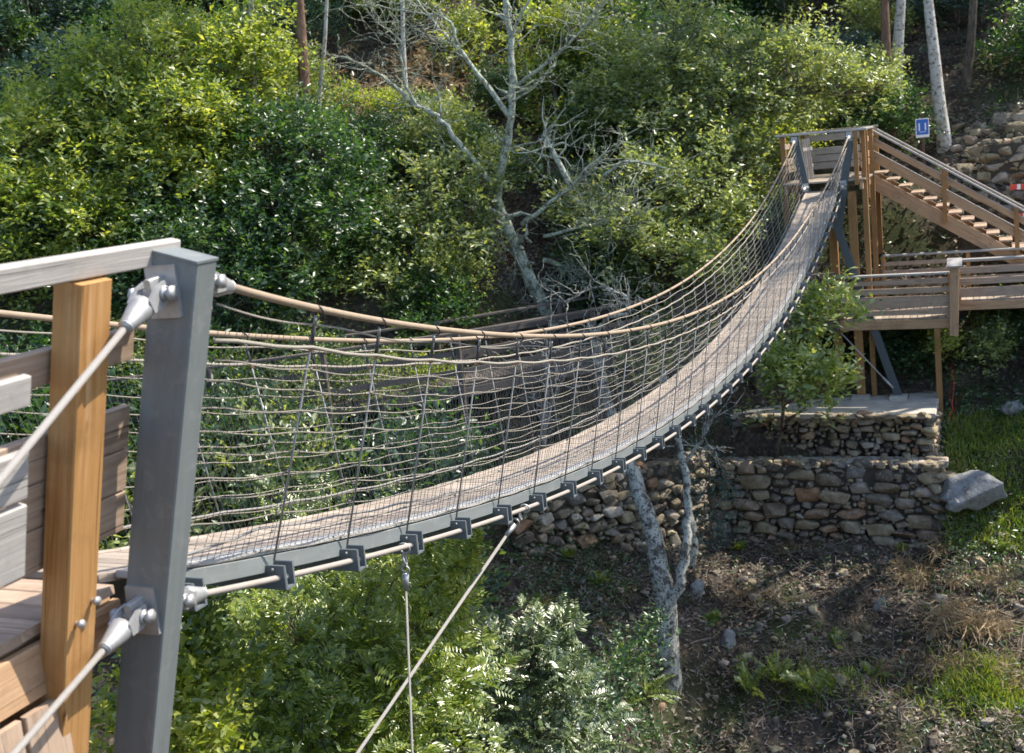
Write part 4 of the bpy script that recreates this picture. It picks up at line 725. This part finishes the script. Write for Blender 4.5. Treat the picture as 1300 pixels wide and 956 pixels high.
for k, (px, py, sc_) in enumerate([(300, 600, .9), (380, 560, 1.1), (430, 610, .8), (250, 620, .9), (200, 600, 1.2), (340, 640, .8), (470, 540, .9), (90, 560, 1.2), (20, 620, 1.2), (720, 570, .4), (640, 610, .6), (150, 520, 1.2), (280, 540, 1.2), (520, 520, .8), (1130, 480, .7), (1160, 470, .7), (1250, 470, .8), (1290, 450, .8), (1215, 450, .8), (890, 470, .8), (420, 530, 1.0), (330, 520, 1.2)]):
    p = hit(px, py, 12); o = place(shr, (0, 1, 0, 2, 0)[k % 5], p[0], p[1], sc_, 'shrubs below the boardwalk'); o['label'] = ('dark', 'glossy', 'dark', 'yellow-green', 'dark')[k % 5]+' leafy shrub below the boardwalk level'
for k, (x, y, sc_) in enumerate([(-7.3, 16.0, 1.9), (-8.4, 15.0, 1.9), (-9.6, 14.1, 2.0), (-10.8, 13.2, 2.0), (-12.2, 12.2, 2.1), (-13.6, 11.2, 2.1), (-15.5, 9.8, 2.2), (-10.3, 14.4, 1.5)]):
    o = place(shr, (0, 3, 0, 1, 0)[k % 5], x, y, sc_, 'tall shrubs in front of the left boardwalk'); o['label'] = ('dark', 'blue-green', 'dark', 'glossy', 'dark')[k % 5]+' tall shrub growing up in front of the left boardwalk'
for k, (px, py, D, sc_) in enumerate([(620, 330, 30, 1.2), (770, 370, 28.5, 1.2), (590, 390, 27.5, .9), (810, 390, 27, 1.2), (545, 400, 26.5, 1.0)]):
    p = atD(px, py, D); o = place(shr, (1, 0, 1, 1, 0)[k], p[0], p[1], sc_, 'shrubs around the bare tree'); o['label'] = ('glossy', 'dark')[k in (1, 4)]+' shrub around the foot of the bare tree'
# tall trees of the right bank, just outside the view: they shade the gully
for k, (x, y, z, r) in enumerate([(8.9, 24.6, 4.4, 1.8), (9.1, 26.6, 8.4, 1.5), (9.3, 27.2, 13.4, 1.7), (9.2, 28.4, 16.6, 1.9)]):
    tree('bank_tree', 'tall leafy tree on the right bank beyond the stairs', gpt(x, y), [((x, y, z), (r, r, r*.8)), ((x-.7*r, y-.5*r, z-.5*r), (r*.7, r*.7, r*.5)), ((x+.6*r, y+.4*r, z+.5*r), (r*.7, r*.7, r*.6))], M['leaf_gloss'], M['dark_bark'], .20, 64, 9, .6, .16, 'tall trees of the right bank')
# ------------------------------------------------------------------ ground cover (uncountable)
def scatter(n, fn):
    P = fn(n); P[:, 2] = ground(P[:, 0], P[:, 1]); return P
def box_pts(x0, x1, y0, y1): return lambda n: np.stack([RNG.uniform(x0, x1, n), RNG.uniform(y0, y1, n), np.zeros(n)], 1)
def litter(P, L, up=2.): n = len(P); return leaf_arrays(P+A([0, 0, .02]), rnd_dir(n)*A([1, 1, .35]), A([0, 0, up])+RNG.normal(size=(n, 3))*.6, L*(.5+RNG.random(n)), .4, .15)
V = [litter(scatter(26000, box_pts(-8, 8, 15, 24)), .11), litter(scatter(40000, box_pts(-22, 9, 24, 44)), .15), litter(scatter(12000, box_pts(-16, -4, 12, 26)), .12)]
tag(link('leaf_litter', leaf_mesh('leaf_litter', np.concatenate(V), M['litter'])), 'brown dead leaves covering the slopes', 'leaf litter', kind='stuff')
P = scatter(3600, box_pts(-7, 8, 15.0, 22.6)); P2 = scatter(1900, box_pts(2.6, 8, 29.2, 32)); P = np.concatenate([P, P2]); mb = MB()
for p in P: d = unit(RNG.normal(size=3)*A([1, 1, .3])); L = .12+.5*RNG.random()**2.2; mb.tube(crooked(p+A([0, 0, .03]), p+d*L+A([0, 0, .05+.05*RNG.random()]), 4, .06), np.linspace(.009, .003, 4), 3, 0, False)
tag(mb.build('dead_twigs', M['twig']), 'dry grey twigs and stalks strewn over the dirt slope', 'twigs', kind='stuff')
P = scatter(520, box_pts(-6.5, 6.5, 15., 22.1)); items = [((p[0], p[1], p[2]+.02), tuple((.05+.17*RNG.random()**2.5)*A([1.3, 1, .8])), RNG.random()*6) for p in P]
P = scatter(330, box_pts(2.6, 8, 28.8, 31.5)); items += [((p[0], p[1], p[2]+.04), tuple((.10+.38*RNG.random()**2)*A([1.3, 1, .75])), RNG.random()*6) for p in P]
tag(stone_set('rubble', items, M['stone'], 1, None, .18), 'small loose stones littering the dirt slope', 'stones', kind='stuff')
def grass(P, L): n = len(P); return leaf_arrays(P, rnd_dir(n, 1.2), rnd_dir(n), L*(.5+RNG.random(n)), .10, .05)
def near_hit(cx, cy, sx, sy): p = hit(cx, cy); return lambda n: np.stack([p[0]+RNG.normal(size=n)*sx, p[1]+RNG.normal(size=n)*sy, np.zeros(n)], 1)
V = [grass(scatter(16000, box_pts(2.5, 7, 21.6, 24.6)), .19), grass(scatter(3500, near_hit(1260, 870, .7, .35)), .2), grass(scatter(1500, near_hit(1040, 872, .5, .3)), .16)]
tag(link('grass', leaf_mesh('grass', np.concatenate(V), M['grass'])), 'short sunlit grass on the right bank', 'grass', kind='stuff')
def tuft(px, py, n, L, s=.12, k=1):
    out = []
    for _ in range(k):
        p = hit(px, py)+A([RNG.normal()*s*3*(k > 1), RNG.normal()*s*2*(k > 1), 0]); p[2] = ground(p[0], p[1]); d = rnd_dir(n, .9); d[:, 2] = np.abs(d[:, 2]); B = p+RNG.normal(size=(n, 3))*A([s, s, .02]); l = L*(.5+RNG.random(n)); a = leaf_arrays(B, d, rnd_dir(n), l*.6, .07, .03); out.append(a)
        tip = a[:, 2]; d2 = unit(d+A([0, 0, -.9])+RNG.normal(size=(n, 3))*.3); out.append(leaf_arrays(tip, d2, rnd_dir(n), l*.6, .06, .02))
    return np.concatenate(out)
V = [tuft(1080, 800, 40, .22, .1, 14), tuft(960, 760, 30, .22, .1, 14), tuft(1000, 840, 40, .22, .1, 12), tuft(1180, 735, 130, .35, .12, 7), tuft(1240, 740, 120, .3, .12, 6), tuft(1240, 800, 260, .45, .14, 3), tuft(1195, 830, 100, .3, .12, 5), tuft(1270, 850, 100, .3, .12, 6), tuft(1120, 850, 90, .25, .12, 5), tuft(1000, 700, 40, .25, .1, 6), tuft(650, 560, 90, .35, .15, 9), tuft(740, 530, 90, .35, .15, 10), tuft(560, 545, 80, .3, .15, 6)]
tag(link('dry_grass', leaf_mesh('dry_grass', np.concatenate(V), M['straw'])), 'straw-coloured dry grass clumps on the lower right slope', 'dry grass', kind='stuff')
def low(P, L, spread=.2): n = len(P); return sprays(P+A([0, 0, .08])+np.abs(RNG.normal(size=P.shape))*A([0, 0, spread]), rnd_dir(n, .5), 6, .22, L, .45, flat=.7)
V = [low(scatter(2600, box_pts(-20, 9, 27, 42)), .09, .3), low(scatter(700, box_pts(1.8, 8, 24, 27)), .10), low(scatter(500, box_pts(2.5, 7, 20, 23)), .07), low(scatter(900, box_pts(-6, 6, 15, 22)), .07, .1), low(scatter(420, box_pts(-7, -3.5, 16, 19.5)), .08, .3), low(scatter(700, near_hit(700, 935, 1.2, .8)), .08, .2), low(scatter(500, near_hit(620, 930, 1., .8)), .08, .2), low(scatter(300, near_hit(820, 935, .8, .5)), .07, .1), low(scatter(1800, box_pts(-18, -5, 9, 22)), .08, .3)]
tag(link('undergrowth', leaf_mesh('undergrowth', np.concatenate(V), M['leaf_dark'])), 'low dark green undergrowth on the banks', 'undergrowth', kind='stuff')
def brk(cx, cy, n, s=.75): p = hit(cx, cy); Q = np.stack([p[0]+RNG.normal(size=n)*s, p[1]+RNG.normal(size=n)*s, np.zeros(n)], 1); Q[:, 2] = ground(Q[:, 0], Q[:, 1])+.1+.3*RNG.random(n); return pinnate(Q, rnd_dir(n, .25), 9, .7, .15, .3)
V = [brk(450, 125, 90), brk(520, 120, 130), brk(570, 125, 130), brk(630, 115, 110), brk(770, 85, 60), brk(690, 100, 60), brk(25, 95, 30)]
tag(link('dead_bracken', leaf_mesh('dead_bracken', np.concatenate(V), M['fern_dead'])), 'rust-coloured dead bracken on the sunny upper slope', 'bracken', kind='stuff')
# ------------------------------------------------------------------ light
w = bpy.data.worlds.new('World'); scn.world = w; w.use_nodes = True; nt = w.node_tree
SUN = unit(A([.50, .36, .78])); el, az = math.asin(SUN[2]), math.atan2(SUN[0], SUN[1])
sky = nt.nodes.new('ShaderNodeTexSky'); sky.sky_type = 'NISHITA'; sky.sun_disc = False; sky.sun_elevation = el; sky.sun_rotation = az
nt.links.new(sky.outputs[0], nt.nodes['Background'].inputs[0]); nt.nodes['Background'].inputs[1].default_value = .14
sl = bpy.data.lights.new('sun', 'SUN'); sl.energy = 3.6; sl.angle = math.radians(.5); sl.color = (1, .93, .81)
so = bpy.data.objects.new('sun', sl); COL.objects.link(so); so.rotation_euler = Vector(-SUN).to_track_quat('-Z', 'Y').to_euler()
vs = scn.view_settings; vs.view_transform = 'Standard'; vs.look = 'None'; vs.gamma = 1; vs.use_curve_mapping = False; vs.exposure = 1.15
scn.render.film_transparent = False; scn.cycles.max_bounces = 6; scn.cycles.transparent_max_bounces = 4
